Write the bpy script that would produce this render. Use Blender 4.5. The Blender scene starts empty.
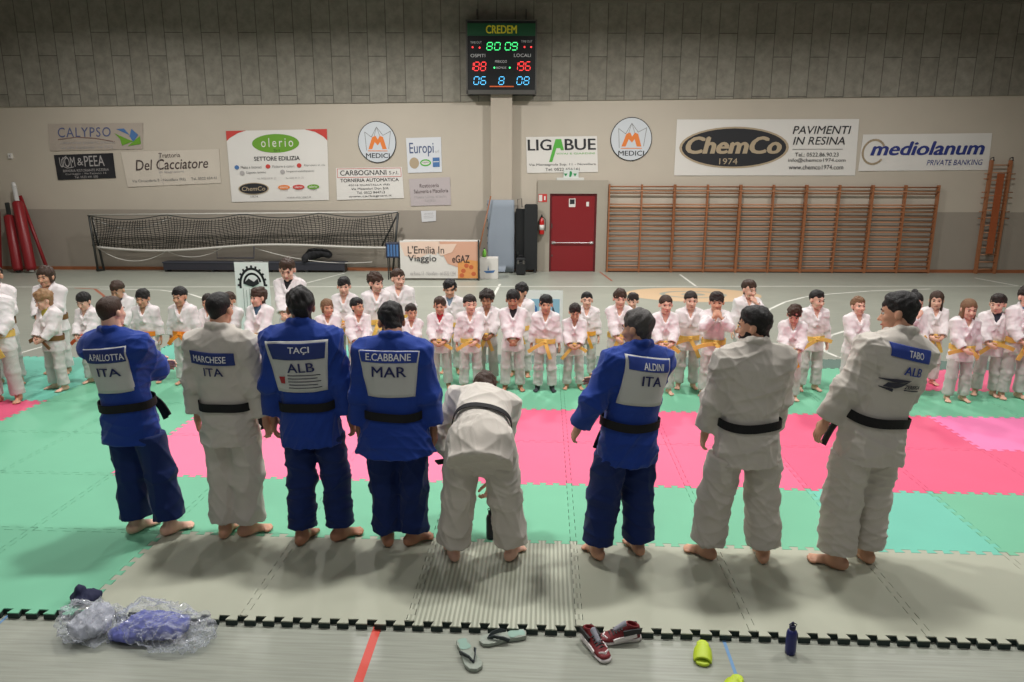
import bpy, bmesh, math, random
import numpy as np
from mathutils import Vector, Matrix
from mathutils.bvhtree import BVHTree
from math import sin, cos, pi, radians

SC = bpy.context.scene
COL = SC.collection
# ------------------------------------------------------------------ camera
# world: metres, puzzle-mat grid = world axes, z = 0 is the top of the mats
FPX, PITCH, YAW, ROLL = 719.05, 0.22628, -0.045474, 0.002994
CAM = np.array([2.7694, -3.7106, 2.5616])
_cy, _sy, _cp, _sp = cos(YAW), sin(YAW), cos(PITCH), sin(PITCH)
CF = np.array([_sy*_cp, _cy*_cp, -_sp]); _R = np.array([_cy, -_sy, 0.0]); _U = np.cross(_R, CF)
CR = _R*cos(ROLL) + _U*sin(ROLL); CU = -_R*sin(ROLL) + _U*cos(ROLL)
cd = bpy.data.cameras.new('camera'); cam = bpy.data.objects.new('camera', cd); COL.objects.link(cam)
cd.sensor_width = 36.0; cd.lens = FPX*36.0/1024.0; cd.clip_end = 200
cam.matrix_world = Matrix(((CR[0], CU[0], -CF[0], CAM[0]), (CR[1], CU[1], -CF[1], CAM[1]), (CR[2], CU[2], -CF[2], CAM[2]), (0, 0, 0, 1)))
SC.camera = cam
# ------------------------------------------------------------------ world, lamps, exposure
SC.view_settings.view_transform = 'Standard'; SC.view_settings.look = 'None'
SC.view_settings.exposure = 0.0; SC.view_settings.gamma = 1.0; SC.view_settings.use_curve_mapping = False
w = bpy.data.worlds.new('world'); SC.world = w; w.use_nodes = True
w.node_tree.nodes['Background'].inputs[0].default_value = (0.90, 0.95, 1.0, 1)
w.node_tree.nodes['Background'].inputs[1].default_value = 0.16
LAMPS = [(-2.8, 2.6, 165), (1.0, 2.7, 190), (4.5, 2.7, 190), (8.3, 2.6, 165), (-7.5, 11.5, 220), (-1.5, 11.5, 400), (5.0, 11.5, 400), (11.5, 11.5, 220), (-8.5, 4.0, 80), (13.0, 4.0, 80),
         (2.4, -2.6, 55), (-4.0, -2.6, 35), (8.5, -2.6, 35)]
for lx, ly, lp in LAMPS:
    ld = bpy.data.lights.new('hall_lamp', 'AREA'); ld.shape = 'RECTANGLE'; ld.size = 0.5; ld.size_y = 0.3
    ld.energy = lp; ld.color = (1.0, 0.98, 0.955); ld.spread = radians(165)
    lo = bpy.data.objects.new('hall_lamp', ld); lo.location = (lx, ly, 6.9); COL.objects.link(lo)

# ------------------------------------------------------------------ helpers
def lin(c):
    c = c/255.0
    return c/12.92 if c <= 0.04045 else ((c+0.055)/1.055)**2.4
def C(r, g, b): return (lin(r), lin(g), lin(b), 1.0)
MATS = {}
def mat(name, col, rough=0.6, bump=0.0, scale=40.0, var=0.0, vscale=3.0, metal=0.0, spec=0.5, emit=0.0, stretch=None, sheen=0.0, sss=0.0):
    if name in MATS: return MATS[name]
    m = bpy.data.materials.new(name); m.use_nodes = True; nt = m.node_tree; b = nt.nodes['Principled BSDF']
    b.inputs['Base Color'].default_value = col; b.inputs['Roughness'].default_value = rough
    b.inputs['Metallic'].default_value = metal; b.inputs['Specular IOR Level'].default_value = spec
    if sheen: b.inputs['Sheen Weight'].default_value = sheen
    if emit:
        b.inputs['Emission Color'].default_value = col; b.inputs['Emission Strength'].default_value = emit
    tc = nt.nodes.new('ShaderNodeTexCoord'); src = tc.outputs['Object']
    if stretch:
        mp = nt.nodes.new('ShaderNodeMapping'); mp.inputs['Scale'].default_value = stretch
        nt.links.new(src, mp.inputs['Vector']); src = mp.outputs['Vector']
    if var:
        n = nt.nodes.new('ShaderNodeTexNoise'); n.inputs['Scale'].default_value = vscale; n.inputs['Detail'].default_value = 6
        nt.links.new(src, n.inputs['Vector'])
        mx = nt.nodes.new('ShaderNodeMix'); mx.data_type = 'RGBA'
        mx.inputs['A'].default_value = tuple(min(1, x*(1-var)) for x in col[:3])+(1,)
        mx.inputs['B'].default_value = tuple(min(1, x*(1+var)) for x in col[:3])+(1,)
        nt.links.new(n.outputs['Fac'], mx.inputs['Factor']); nt.links.new(mx.outputs['Result'], b.inputs['Base Color'])
    if bump:
        n2 = nt.nodes.new('ShaderNodeTexNoise'); n2.inputs['Scale'].default_value = scale; n2.inputs['Detail'].default_value = 3
        nt.links.new(src, n2.inputs['Vector'])
        bp = nt.nodes.new('ShaderNodeBump'); bp.inputs['Strength'].default_value = bump; bp.inputs['Distance'].default_value = 0.01
        nt.links.new(n2.outputs['Fac'], bp.inputs['Height']); nt.links.new(bp.outputs['Normal'], b.inputs['Normal'])
    MATS[name] = m
    return m

def tag(o, label=None, cat=None, group=None, kind=None):
    if label: o['label'] = label
    if cat: o['category'] = cat
    if group: o['group'] = group
    if kind: o['kind'] = kind
    return o
def empty(name, loc=(0, 0, 0), rz=0.0):
    o = bpy.data.objects.new(name, None); COL.objects.link(o); o.location = loc; o.rotation_euler = (0, 0, rz)
    o.empty_display_size = 0.1
    return o
def mesh_obj(name, me, mats=None, parent=None, smooth=False):
    o = bpy.data.objects.new(name, me); COL.objects.link(o)
    if mats is not None:
        for m in (mats if isinstance(mats, (list, tuple)) else [mats]): me.materials.append(m)
    if smooth: me.polygons.foreach_set('use_smooth', [True]*len(me.polygons))
    if parent: o.parent = parent
    return o
def pydata(name, V, Fc, mats=None, parent=None, smooth=False, midx=None):
    me = bpy.data.meshes.new(name)
    if isinstance(V, np.ndarray): V = V.tolist()
    if isinstance(Fc, np.ndarray): Fc = Fc.tolist()
    me.from_pydata(V, [], Fc)
    o = mesh_obj(name, me, mats, parent, smooth)
    if midx is not None: me.polygons.foreach_set('material_index', midx)
    me.update()
    return o
class MB:
    """collects shapes; build() links them as one mesh object"""
    def __init__(s): s.v = []; s.f = []; s.m = []; s.mi = 0
    def add(s, V, Fc):
        o = len(s.v); s.v += [tuple(p) for p in V]; s.f += [tuple(i+o for i in f) for f in Fc]; s.m += [s.mi]*len(Fc)
    def box(s, x0, y0, z0, x1, y1, z1, M=None, bev=0.0):
        if bev:
            b = bev; V = []; 
            for (xa, ya, z) in ((b, b, z0), (0, 0, z0+b), (0, 0, z1-b), (b, b, z1)):
                V += [(x0+xa, y0+ya, z), (x1-xa, y0+ya, z), (x1-xa, y1-ya, z), (x0+xa, y1-ya, z)]
            Fc = [(3, 2, 1, 0), (12, 13, 14, 15)]
            for r in range(3):
                for k in range(4): Fc.append((r*4+k, r*4+(k+1) % 4, r*4+4+(k+1) % 4, r*4+4+k))
        else:
            V = [(x0, y0, z0), (x1, y0, z0), (x1, y1, z0), (x0, y1, z0), (x0, y0, z1), (x1, y0, z1), (x1, y1, z1), (x0, y1, z1)]
            Fc = [(3, 2, 1, 0), (4, 5, 6, 7), (0, 1, 5, 4), (1, 2, 6, 5), (2, 3, 7, 6), (3, 0, 4, 7)]
        if M is not None: V = [tuple(M @ Vector(p)) for p in V]
        s.add(V, Fc); return s
    def tube(s, pts, r, n=8, cap=True):
        pts = [Vector(p) for p in pts]; rr = r if isinstance(r, (list, tuple)) else [r]*len(pts)
        V = []; up = Vector((0, 0, 1))
        for i, p in enumerate(pts):
            t = (pts[min(i+1, len(pts)-1)]-pts[max(i-1, 0)]).normalized()
            a = t.cross(up)
            if a.length < 1e-3: a = t.cross(Vector((1, 0, 0)))
            a.normalize(); b = a.cross(t)
            for k in range(n):
                th = 2*pi*k/n; V.append(p+(a*cos(th)+b*sin(th))*rr[i])
        Fc = []
        for i in range(len(pts)-1):
            for k in range(n): Fc.append((i*n+k, i*n+(k+1) % n, (i+1)*n+(k+1) % n, (i+1)*n+k))
        if cap: Fc.append(tuple(range(n-1, -1, -1))); Fc.append(tuple(range((len(pts)-1)*n, len(pts)*n)))
        s.add(V, Fc); return s
    def ribbon(s, pts, width, thick, wdir=(0, 0, 1)):
        """flat strap along pts; wdir = direction of its width"""
        pts = [Vector(p) for p in pts]; V = []
        wds = wdir if isinstance(wdir, list) else [wdir]*len(pts)
        for i, p in enumerate(pts):
            t = (pts[min(i+1, len(pts)-1)]-pts[max(i-1, 0)]).normalized(); wd = Vector(wds[i])
            wd = (wd-t*wd.dot(t)).normalized(); nn = t.cross(wd)
            for a, b in ((-1, -1), (1, -1), (1, 1), (-1, 1)): V.append(p+wd*(a*width/2)+nn*(b*thick/2))
        Fc = []
        for i in range(len(pts)-1):
            for k in range(4): Fc.append((i*4+k, i*4+(k+1) % 4, (i+1)*4+(k+1) % 4, (i+1)*4+k))
        e = (len(pts)-1)*4
        Fc.append((3, 2, 1, 0)); Fc.append((e, e+1, e+2, e+3))
        s.add(V, Fc); return s
    def prism(s, poly, y0, y1):
        """polygon in (x,z), extruded along y"""
        n = len(poly); V = [(x, y0, z) for x, z in poly]+[(x, y1, z) for x, z in poly]
        Fc = [tuple(range(n)), tuple(range(2*n-1, n-1, -1))]+[((i+1) % n, i, n+i, n+(i+1) % n) for i in range(n)]
        s.add(V, Fc); return s
    def lathe(s, prof, c=(0, 0, 0), n=20):
        V = []; Fc = []
        for r, z in prof:
            for k in range(n): V.append((c[0]+r*cos(2*pi*k/n), c[1]+r*sin(2*pi*k/n), c[2]+z))
        for i in range(len(prof)-1):
            for k in range(n): Fc.append((i*n+k, i*n+(k+1) % n, (i+1)*n+(k+1) % n, (i+1)*n+k))
        Fc.append(tuple(range(n-1, -1, -1))); Fc.append(tuple(range((len(prof)-1)*n, len(prof)*n)))
        s.add(V, Fc); return s
    def build(s, name, mats, parent=None, smooth=False):
        o = pydata(name, s.v, s.f, mats, parent, smooth, s.m if isinstance(mats, (list, tuple)) else None)
        bm = bmesh.new(); bm.from_mesh(o.data); bmesh.ops.recalc_face_normals(bm, faces=bm.faces); bm.to_mesh(o.data); bm.free()
        return o
def ray(px, py): return CF + CR*((px-512)/FPX) - CU*((py-341)/FPX)
def ground(px, py, z=0.0):
    d = ray(px, py); return CAM + d*((z-CAM[2])/d[2])
def at_depth(px, py, Y):
    d = ray(px, py); return CAM + d*((Y-CAM[1])/d[1])
FZ = -0.04                       # gym floor, 4 cm below the mat tops
# back wall frame: u along the wall, v up from the floor, d out towards the hall
_a = ground(20, 269.3, FZ); _b = ground(1010, 273.0, FZ)
_s = (_b[1]-_a[1])/(_b[0]-_a[0]); WANG = math.atan(_s)
WO = np.array([0.0, _a[1]-_s*_a[0], FZ]); WU = np.array([cos(WANG), sin(WANG), 0]); WN = np.array([sin(WANG), -cos(WANG), 0])
def wp(px, py, d=0.0):
    """pixel -> (u, v) on the plane parallel to the back wall, d in front of it"""
    r = ray(px, py); o = WO+WN*d
    t = np.dot(o-CAM, WN)/np.dot(r, WN); p = CAM+r*t-WO
    return float(np.dot(p, WU)), float(p[2])
def wall_xyz(u, v, d=0.0): return tuple(WO+WU*u+WN*d+np.array([0, 0, v]))
def wall_empty(name, u, v, d=0.0): return empty(name, wall_xyz(u, v, d), WANG)     # local x along the wall, local -y out of it
# ------------------------------------------------------------------ setting: floor, walls, ceiling
m_floor = mat('resin floor', C(155, 158, 146), 0.38, 0.05, 60, 0.10, 1.2, spec=0.35)
def brushed():
    nt = m_floor.node_tree; b = nt.nodes['Principled BSDF']
    tc = nt.nodes.new('ShaderNodeTexCoord'); mp = nt.nodes.new('ShaderNodeMapping'); mp.inputs['Scale'].default_value = (2.5, 60, 1)
    n = nt.nodes.new('ShaderNodeTexNoise'); n.inputs['Scale'].default_value = 1.0; n.inputs['Detail'].default_value = 5
    nt.links.new(tc.outputs['Object'], mp.inputs['Vector']); nt.links.new(mp.outputs['Vector'], n.inputs['Vector'])
    old = b.inputs['Base Color'].links[0].from_socket
    mx = nt.nodes.new('ShaderNodeMix'); mx.data_type = 'RGBA'; mx.blend_type = 'MULTIPLY'; mx.inputs['Factor'].default_value = 0.35
    rp = nt.nodes.new('ShaderNodeValToRGB'); rp.color_ramp.elements[0].position = 0.3; rp.color_ramp.elements[1].position = 0.7
    rp.color_ramp.elements[0].color = (0.55, 0.55, 0.55, 1); rp.color_ramp.elements[1].color = (1.25, 1.25, 1.25, 1)
    nt.links.new(n.outputs['Fac'], rp.inputs['Fac']); nt.links.new(old, mx.inputs['A']); nt.links.new(rp.outputs['Color'], mx.inputs['B'])
    nt.links.new(mx.outputs['Result'], b.inputs['Base Color'])
brushed()
m_wline = mat('white court paint', C(225, 225, 215), 0.5); m_rline = mat('red court paint', C(205, 70, 55), 0.5)
m_bline = mat('blue court paint', C(105, 145, 185), 0.5); m_oline = mat('orange court paint', C(200, 172, 138), 0.5)
m_brline = mat('brick red court paint', C(165, 95, 70), 0.5)
fl = MB(); fl.box(-16, -7, FZ-0.2, 20, 22, FZ)
def g2(px, py): p = ground(px, py, FZ); return (p[0], p[1])
def fline(pts, w, mi):
    """painted line on the floor through ground points"""
    fl.mi = mi
    for (x0, y0), (x1, y1) in zip(pts[:-1], pts[1:]):
        dx, dy = x1-x0, y1-y0; L = math.hypot(dx, dy); nx, ny = -dy/L*w/2, dx/L*w/2
        ex, ey = dx/L*w*0.2, dy/L*w*0.2
        fl.add([(x0+nx-ex, y0+ny-ey, FZ+0.0012), (x0-nx-ex, y0-ny-ey, FZ+0.0012), (x1-nx+ex, y1-ny+ey, FZ+0.0012), (x1+nx+ex, y1+ny+ey, FZ+0.0012)], [(0, 1, 2, 3)])
    fl.mi = 0
def wline(px0, px1, py): # long line parallel to the wall
    return [g2(px0, py), g2(px1, py)]
fline([g2(-200, 287), g2(60, 287), g2(1200, 286)], 0.06, 1)
fline([g2(697, 287), g2(680, 274.5)], 0.06, 1)
fline([g2(1024, 287), g2(975, 278)], 0.06, 1)
fline([g2(345, 273), g2(280, 290)], 0.05, 1); fline([g2(600, 272), g2(612, 281)], 0.05, 4)
# arcs: three-point lane circle on the right, lane arc on the left
fline([g2(x, y) for x, y in ((760, 318), (770, 309), (785, 302), (805, 297), (830, 294), (870, 291), (930, 289))], 0.06, 1)
fline([g2(x, y) for x, y in ((845, 331), (832, 335), (822, 342), (826, 352), (838, 357), (860, 360))], 0.06, 1)
fline([g2(x, y) for x, y in ((75, 288), (95, 289), (104, 296), (105, 305), (96, 316))], 0.06, 4)
fline([g2(x, y) for x, y in ((100, 289), (160, 290), (190, 294), (205, 299))], 0.06, 1)
fline([g2(10, 356), g2(48, 345)], 0.05, 1); fline([g2(0, 368), g2(60, 367)], 0.05, 1)
fline([g2(500, 284), g2(493, 297)], 0.06, 1)
fline([g2(378, 626), g2(352, 700)], 0.05, 2)
fline([g2(720, 630), g2(745, 700)], 0.018, 3); fline([g2(12, 612), g2(-30, 650)], 0.018, 3)
# orange sponsor ring painted on the floor
cx, cy = g2(693, 294.5)
for (ra, rb, w_) in ((1.5, 1.0, 0.75), (0.62, 0.40, 0.35)):
    fl.mi = 5; n_ = 40; k_ = 1-w_/ra
    fl.add([(cx+ra*q_*cos(2*pi*t/n_), cy+rb*q_*sin(2*pi*t/n_), FZ+0.0012) for q_ in (1, k_) for t in range(n_)], [(t, (t+1) % n_, n_+(t+1) % n_, n_+t) for t in range(n_)]); fl.mi = 0
floor = fl.build('floor', [m_floor, m_wline, m_rline, m_bline, m_brline, m_oline]); tag(floor, kind='structure')

V_DADO = wp(700, 211.3)[1]; V_CONC = wp(490, 100.5)[1]; V_TOP = 7.65
_l, _r = wp(5, 107), wp(1020, 95.5); _k = (_r[1]-_l[1])/(_r[0]-_l[0])        # the concrete's lower edge is not quite level
m_dado = mat('grey beige dado paint', C(152, 143, 131), 0.55, 0.05, 30, 0.05, 2)
m_up = mat('cream wall paint', C(184, 174, 159), 0.65, 0.05, 30, 0.05, 1.5)
m_conc = bpy.data.materials.new('board concrete'); m_conc.use_nodes = True
def conc():
    nt = m_conc.node_tree; b = nt.nodes['Principled BSDF']; b.inputs['Roughness'].default_value = 0.85
    tc = nt.nodes.new('ShaderNodeTexCoord'); sep = nt.nodes.new('ShaderNodeSeparateXYZ'); cmb = nt.nodes.new('ShaderNodeCombineXYZ')
    nt.links.new(tc.outputs['Object'], sep.inputs[0]); nt.links.new(sep.outputs['Z'], cmb.inputs['X']); nt.links.new(sep.outputs['X'], cmb.inputs['Y'])
    br = nt.nodes.new('ShaderNodeTexBrick'); br.offset = 0.37; br.inputs['Scale'].default_value = 1.0
    br.inputs['Brick Width'].default_value = 1.55; br.inputs['Row Height'].default_value = 0.48; br.inputs['Mortar Size'].default_value = 0.011
    br.inputs['Mortar Smooth'].default_value = 0.4; br.inputs['Bias'].default_value = 0.0
    br.inputs['Color1'].default_value = C(146, 141, 129); br.inputs['Color2'].default_value = C(135, 130, 118); br.inputs['Mortar'].default_value = C(88, 84, 76)
    nt.links.new(cmb.outputs[0], br.inputs['Vector'])
    n = nt.nodes.new('ShaderNodeTexNoise'); n.inputs['Scale'].default_value = 4; n.inputs['Detail'].default_value = 9; n.inputs['Roughness'].default_value = 0.7
    nt.links.new(tc.outputs['Object'], n.inputs['Vector'])
    rp = nt.nodes.new('ShaderNodeValToRGB'); rp.color_ramp.elements[0].position = 0.3; rp.color_ramp.elements[1].position = 0.72
    rp.color_ramp.elements[0].color = (0.62, 0.62, 0.62, 1); rp.color_ramp.elements[1].color = (1.2, 1.2, 1.2, 1)
    nt.links.new(n.outputs['Fac'], rp.inputs['Fac'])
    mx = nt.nodes.new('ShaderNodeMix'); mx.data_type = 'RGBA'; mx.blend_type = 'MULTIPLY'; mx.inputs['Factor'].default_value = 0.8
    nt.links.new(br.outputs['Color'], mx.inputs['A']); nt.links.new(rp.outputs['Color'], mx.inputs['B']); nt.links.new(mx.outputs['Result'], b.inputs['Base Color'])
    bp = nt.nodes.new('ShaderNodeBump'); bp.inputs['Strength'].default_value = 0.3; bp.inputs['Distance'].default_value = 0.02
    nt.links.new(n.outputs['Fac'], bp.inputs['Height']); nt.links.new(bp.outputs['Normal'], b.inputs['Normal'])
conc()
U0, U1 = -14.2, 18.6
wb = MB(); wb.box(U0, 0, 0, U1, 0.3, V_DADO); VL, VR = _l[1]+_k*(U0-_l[0]), _l[1]+_k*(U1-_l[0])
wb.mi = 1; wb.prism([(U0, V_DADO), (U1, V_DADO), (U1, VR), (U0, VL)], 0, 0.3)
wb.mi = 2; wb.prism([(U0, VL), (U1, VR), (U1, V_TOP), (U0, V_TOP)], -0.035, 0.3)
o = wb.build('wall_back', [m_dado, m_up, m_conc]); o.location = tuple(WO); o.rotation_euler = (0, 0, WANG); tag(o, kind='structure')
sb = MB(); sb.box(U0, 0, 0, U0+0.3, 0.0, 0)
sd = MB(); sd.box(U0-0.3, -22, 0, U0, 0.3, V_DADO); sd.mi = 1; sd.box(U0-0.3, -22, V_DADO, U0, 0.3, V_TOP)
o = sd.build('wall_left', [m_dado, m_up]); o.location = tuple(WO); o.rotation_euler = (0, 0, WANG); tag(o, kind='structure')
sd = MB(); sd.box(U1, -22, 0, U1+0.3, 0.3, V_DADO); sd.mi = 1; sd.box(U1, -22, V_DADO, U1+0.3, 0.3, V_TOP)
o = sd.build('wall_right', [m_dado, m_up]); o.location = tuple(WO); o.rotation_euler = (0, 0, WANG); tag(o, kind='structure')
cl = MB(); cl.box(U0-0.3, -24, V_TOP, U1+0.3, 0.3, V_TOP+0.2)
o = cl.build('ceiling', mat('ceiling concrete', C(110, 106, 98), 0.9, 0.1, 8, 0.1, 1)); o.location = tuple(WO); o.rotation_euler = (0, 0, WANG); tag(o, kind='structure')
# dark downstand beam above the right half of the wall
u0, v0 = wp(536, 3); u1, v1 = wp(1100, 1)
tb = MB(); tb.box(u0, -0.3, min(v0, v1), U1, 0.0, V_TOP)
o = tb.build('trim_1', mat('dark beam', C(112, 108, 98), 0.9, 0.1, 10, 0.1, 2)); o.location = tuple(WO); o.rotation_euler = (0, 0, WANG); tag(o, kind='structure')
# timber skirting
uD0, uD1 = wp(538, 271)[0], wp(607, 271)[0]
bb = MB(); bb.box(U0, -0.02, 0, uD0, 0.0, 0.09); bb.box(uD1, -0.02, 0, U1, 0.0, 0.09)
o = bb.build('baseboard_back', mat('varnished skirting', C(150, 92, 58), 0.45, 0, 40, 0.15, 6)); o.location = tuple(WO); o.rotation_euler = (0, 0, WANG); tag(o, kind='structure')
# pilaster behind the scoreboard
pu0, _v = wp(491, 180, 0.3); pu1, _v = wp(512, 180, 0.3)
pl = MB(); pl.box(pu0, -0.3, 0, pu1, 0, V_CONC+0.15)
o = pl.build('trim_2', mat('pilaster paint', C(176, 165, 150), 0.7, 0.05, 30, 0.04, 3)); o.location = tuple(WO); o.rotation_euler = (0, 0, WANG); tag(o, kind='structure')

# ------------------------------------------------------------------ puzzle mats
GAP = 0.0018; NT = 9; AMP = 0.021; TH = 0.04
def edge_curve(n=NT):
    """dovetail teeth along t in 0..1 -> (t, offset)"""
    p = 1.0/n; out = [(0.0, AMP)]
    for k in range(n):
        c = (k+0.5)*p
        out += [(c-0.21*p, AMP), (c-0.31*p, -AMP), (c+0.31*p, -AMP), (c+0.21*p, AMP)]
    out.append((1.0, AMP))
    return out
EC = edge_curve()
def tile_outline():
    pts = []
    for t, a in EC[1:-1]: pts.append((t, a+GAP))                        # front
    for t, a in EC[1:-1]: pts.append((1+a-GAP, t))                      # right
    for t, a in reversed(EC[1:-1]): pts.append((t, 1+a-GAP))            # back
    for t, a in reversed(EC[1:-1]): pts.append((a+GAP, t))              # left
    return pts
OUT = tile_outline()
# corners need a vertex of their own
def with_corners(p):
    n = len(p)//4; c = AMP+GAP; d = 1+AMP-GAP
    return p[:n]+[(d, c)]+p[n:2*n]+[(d, d)]+p[2*n:3*n]+[(c, d)]+p[3*n:]+[(c, c)]
OUT = with_corners(OUT)
m_under = mat('dark underside foam', C(38, 52, 48), 0.8, 0.1, 80)
def foam(name, col, sat=0.06): return mat(name, col, 0.62, 0.12, 220, sat, 2.3, spec=0.3)
FOAM = {'g': ('green', foam('green foam', C(114, 182, 148))), 'c': ('turquoise', foam('turquoise foam', C(112, 190, 168))), 'p': ('pink', foam('pink foam', C(232, 104, 138))),
        'd': ('shaded pink', foam('shaded pink foam', C(226, 94, 128))), 'l': ('light pink', foam('light pink foam', C(240, 128, 178))),  # the deeper pink of the right-hand mats is lighting put into the colour
        'q': ('pale pink', foam('pale pink foam', C(242, 124, 158))), 'y': ('grey', foam('grey foam', C(170, 172, 154))), 'm': ('teal grey', foam('teal grey foam', C(96, 118, 108))), 'e': ('pale green', foam('pale green foam', C(116, 185, 150)))}
m_rib = bpy.data.materials.new('ribbed grey foam'); m_rib.use_nodes = True
def ribbed():
    nt = m_rib.node_tree; b = nt.nodes['Principled BSDF']; b.inputs['Roughness'].default_value = 0.6
    tc = nt.nodes.new('ShaderNodeTexCoord'); wv = nt.nodes.new('ShaderNodeTexWave'); wv.inputs['Scale'].default_value = 11.0; wv.bands_direction = 'X'
    nt.links.new(tc.outputs['Object'], wv.inputs['Vector'])
    rp = nt.nodes.new('ShaderNodeValToRGB'); rp.color_ramp.elements[0].position = 0.25; rp.color_ramp.elements[1].position = 0.7
    rp.color_ramp.elements[0].color = C(146, 149, 132); rp.color_ramp.elements[1].color = C(180, 183, 164)
    nt.links.new(wv.outputs['Fac'], rp.inputs['Fac']); nt.links.new(rp.outputs['Color'], b.inputs['Base Color'])
    bp = nt.nodes.new('ShaderNodeBump'); bp.inputs['Strength'].default_value = 0.6; bp.inputs['Distance'].default_value = 0.006
    nt.links.new(wv.outputs['Fac'], bp.inputs['Height']); nt.links.new(bp.outputs['Normal'], b.inputs['Normal'])
ribbed()
TILE_ME = {}
def tile_mesh(key, depth=1.0):
    if (key, depth) in TILE_ME: return TILE_ME[(key, depth)]
    n = len(OUT); V = []
    for z in (0.0, -0.007, -TH):
        V += [(x, y*depth if depth < 1 else y, z) for x, y in OUT]
    F = [tuple(range(n)), tuple(range(3*n-1, 2*n-1, -1))]; mi = [0, 1]
    for L in (0, 1):
        for i in range(n):
            j = (i+1) % n; F.append((L*n+i, (L+1)*n+i, (L+1)*n+j, L*n+j)); mi.append(L)
    me = bpy.data.meshes.new('mat_tile'); me.from_pydata(V, [], F)
    me.materials.append(m_rib if key == 'r' else FOAM[key][1]); me.materials.append(m_under)
    me.polygons.foreach_set('material_index', mi); me.update()
    TILE_ME[(key, depth)] = me
    return me
ORD = ['first', 'second', 'third', 'fourth', 'fifth', 'sixth', 'seventh', 'eighth', 'ninth', 'tenth', 'eleventh', 'twelfth', 'thirteenth', 'fourteenth', 'fifteenth', 'sixteenth', 'seventeenth', 'eighteenth']
# rows from the front; (first column, colours left to right)
ROWS = [(-2, 'ggyyryyyyy', 'in front row beside the shoes'),
        (-4, 'gggggeeggcgggg', 'in the second row from front'),
        (-5, 'ggggqqqpppdddd', 'in the nearer pink row'),
        (-6, 'ppdggqqqpppddlllpp', 'in the farther pink row'),
        (-6, 'cccggggggegggggggg', 'in row at the feet of the children'),
        (-5, 'ccggggggggggpppp', 'in the row behind the children'),
        ]
for r, (c0, keys, where) in enumerate(ROWS):
    for k, key in enumerate(keys):
        o = bpy.data.objects.new('puzzle_mat', tile_mesh(key)); COL.objects.link(o); o.location = (c0+k, r, 0)
        cn = 'ribbed grey' if key == 'r' else FOAM[key][0]
        tag(o, f'{cn} puzzle mat {where}, {ORD[k]} from left', 'mat', 'foam puzzle mats on the gym floor')
for k, key in enumerate('ccc'):
    o = bpy.data.objects.new('puzzle_mat', tile_mesh(key)); COL.objects.link(o); o.location = (-3+k, 6, 0)
    tag(o, f'turquoise puzzle mat jutting out behind the left children, {ORD[k]} from left', 'mat', 'foam puzzle mats on the gym floor')
for k in range(10):
    o = bpy.data.objects.new('puzzle_mat', tile_mesh('m', 0.5)); COL.objects.link(o); o.location = (1+k, 6, 0)
    tag(o, f'dark teal grey half mat along the far edge, {ORD[k]} from left', 'mat', 'foam puzzle mats on the gym floor')
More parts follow.
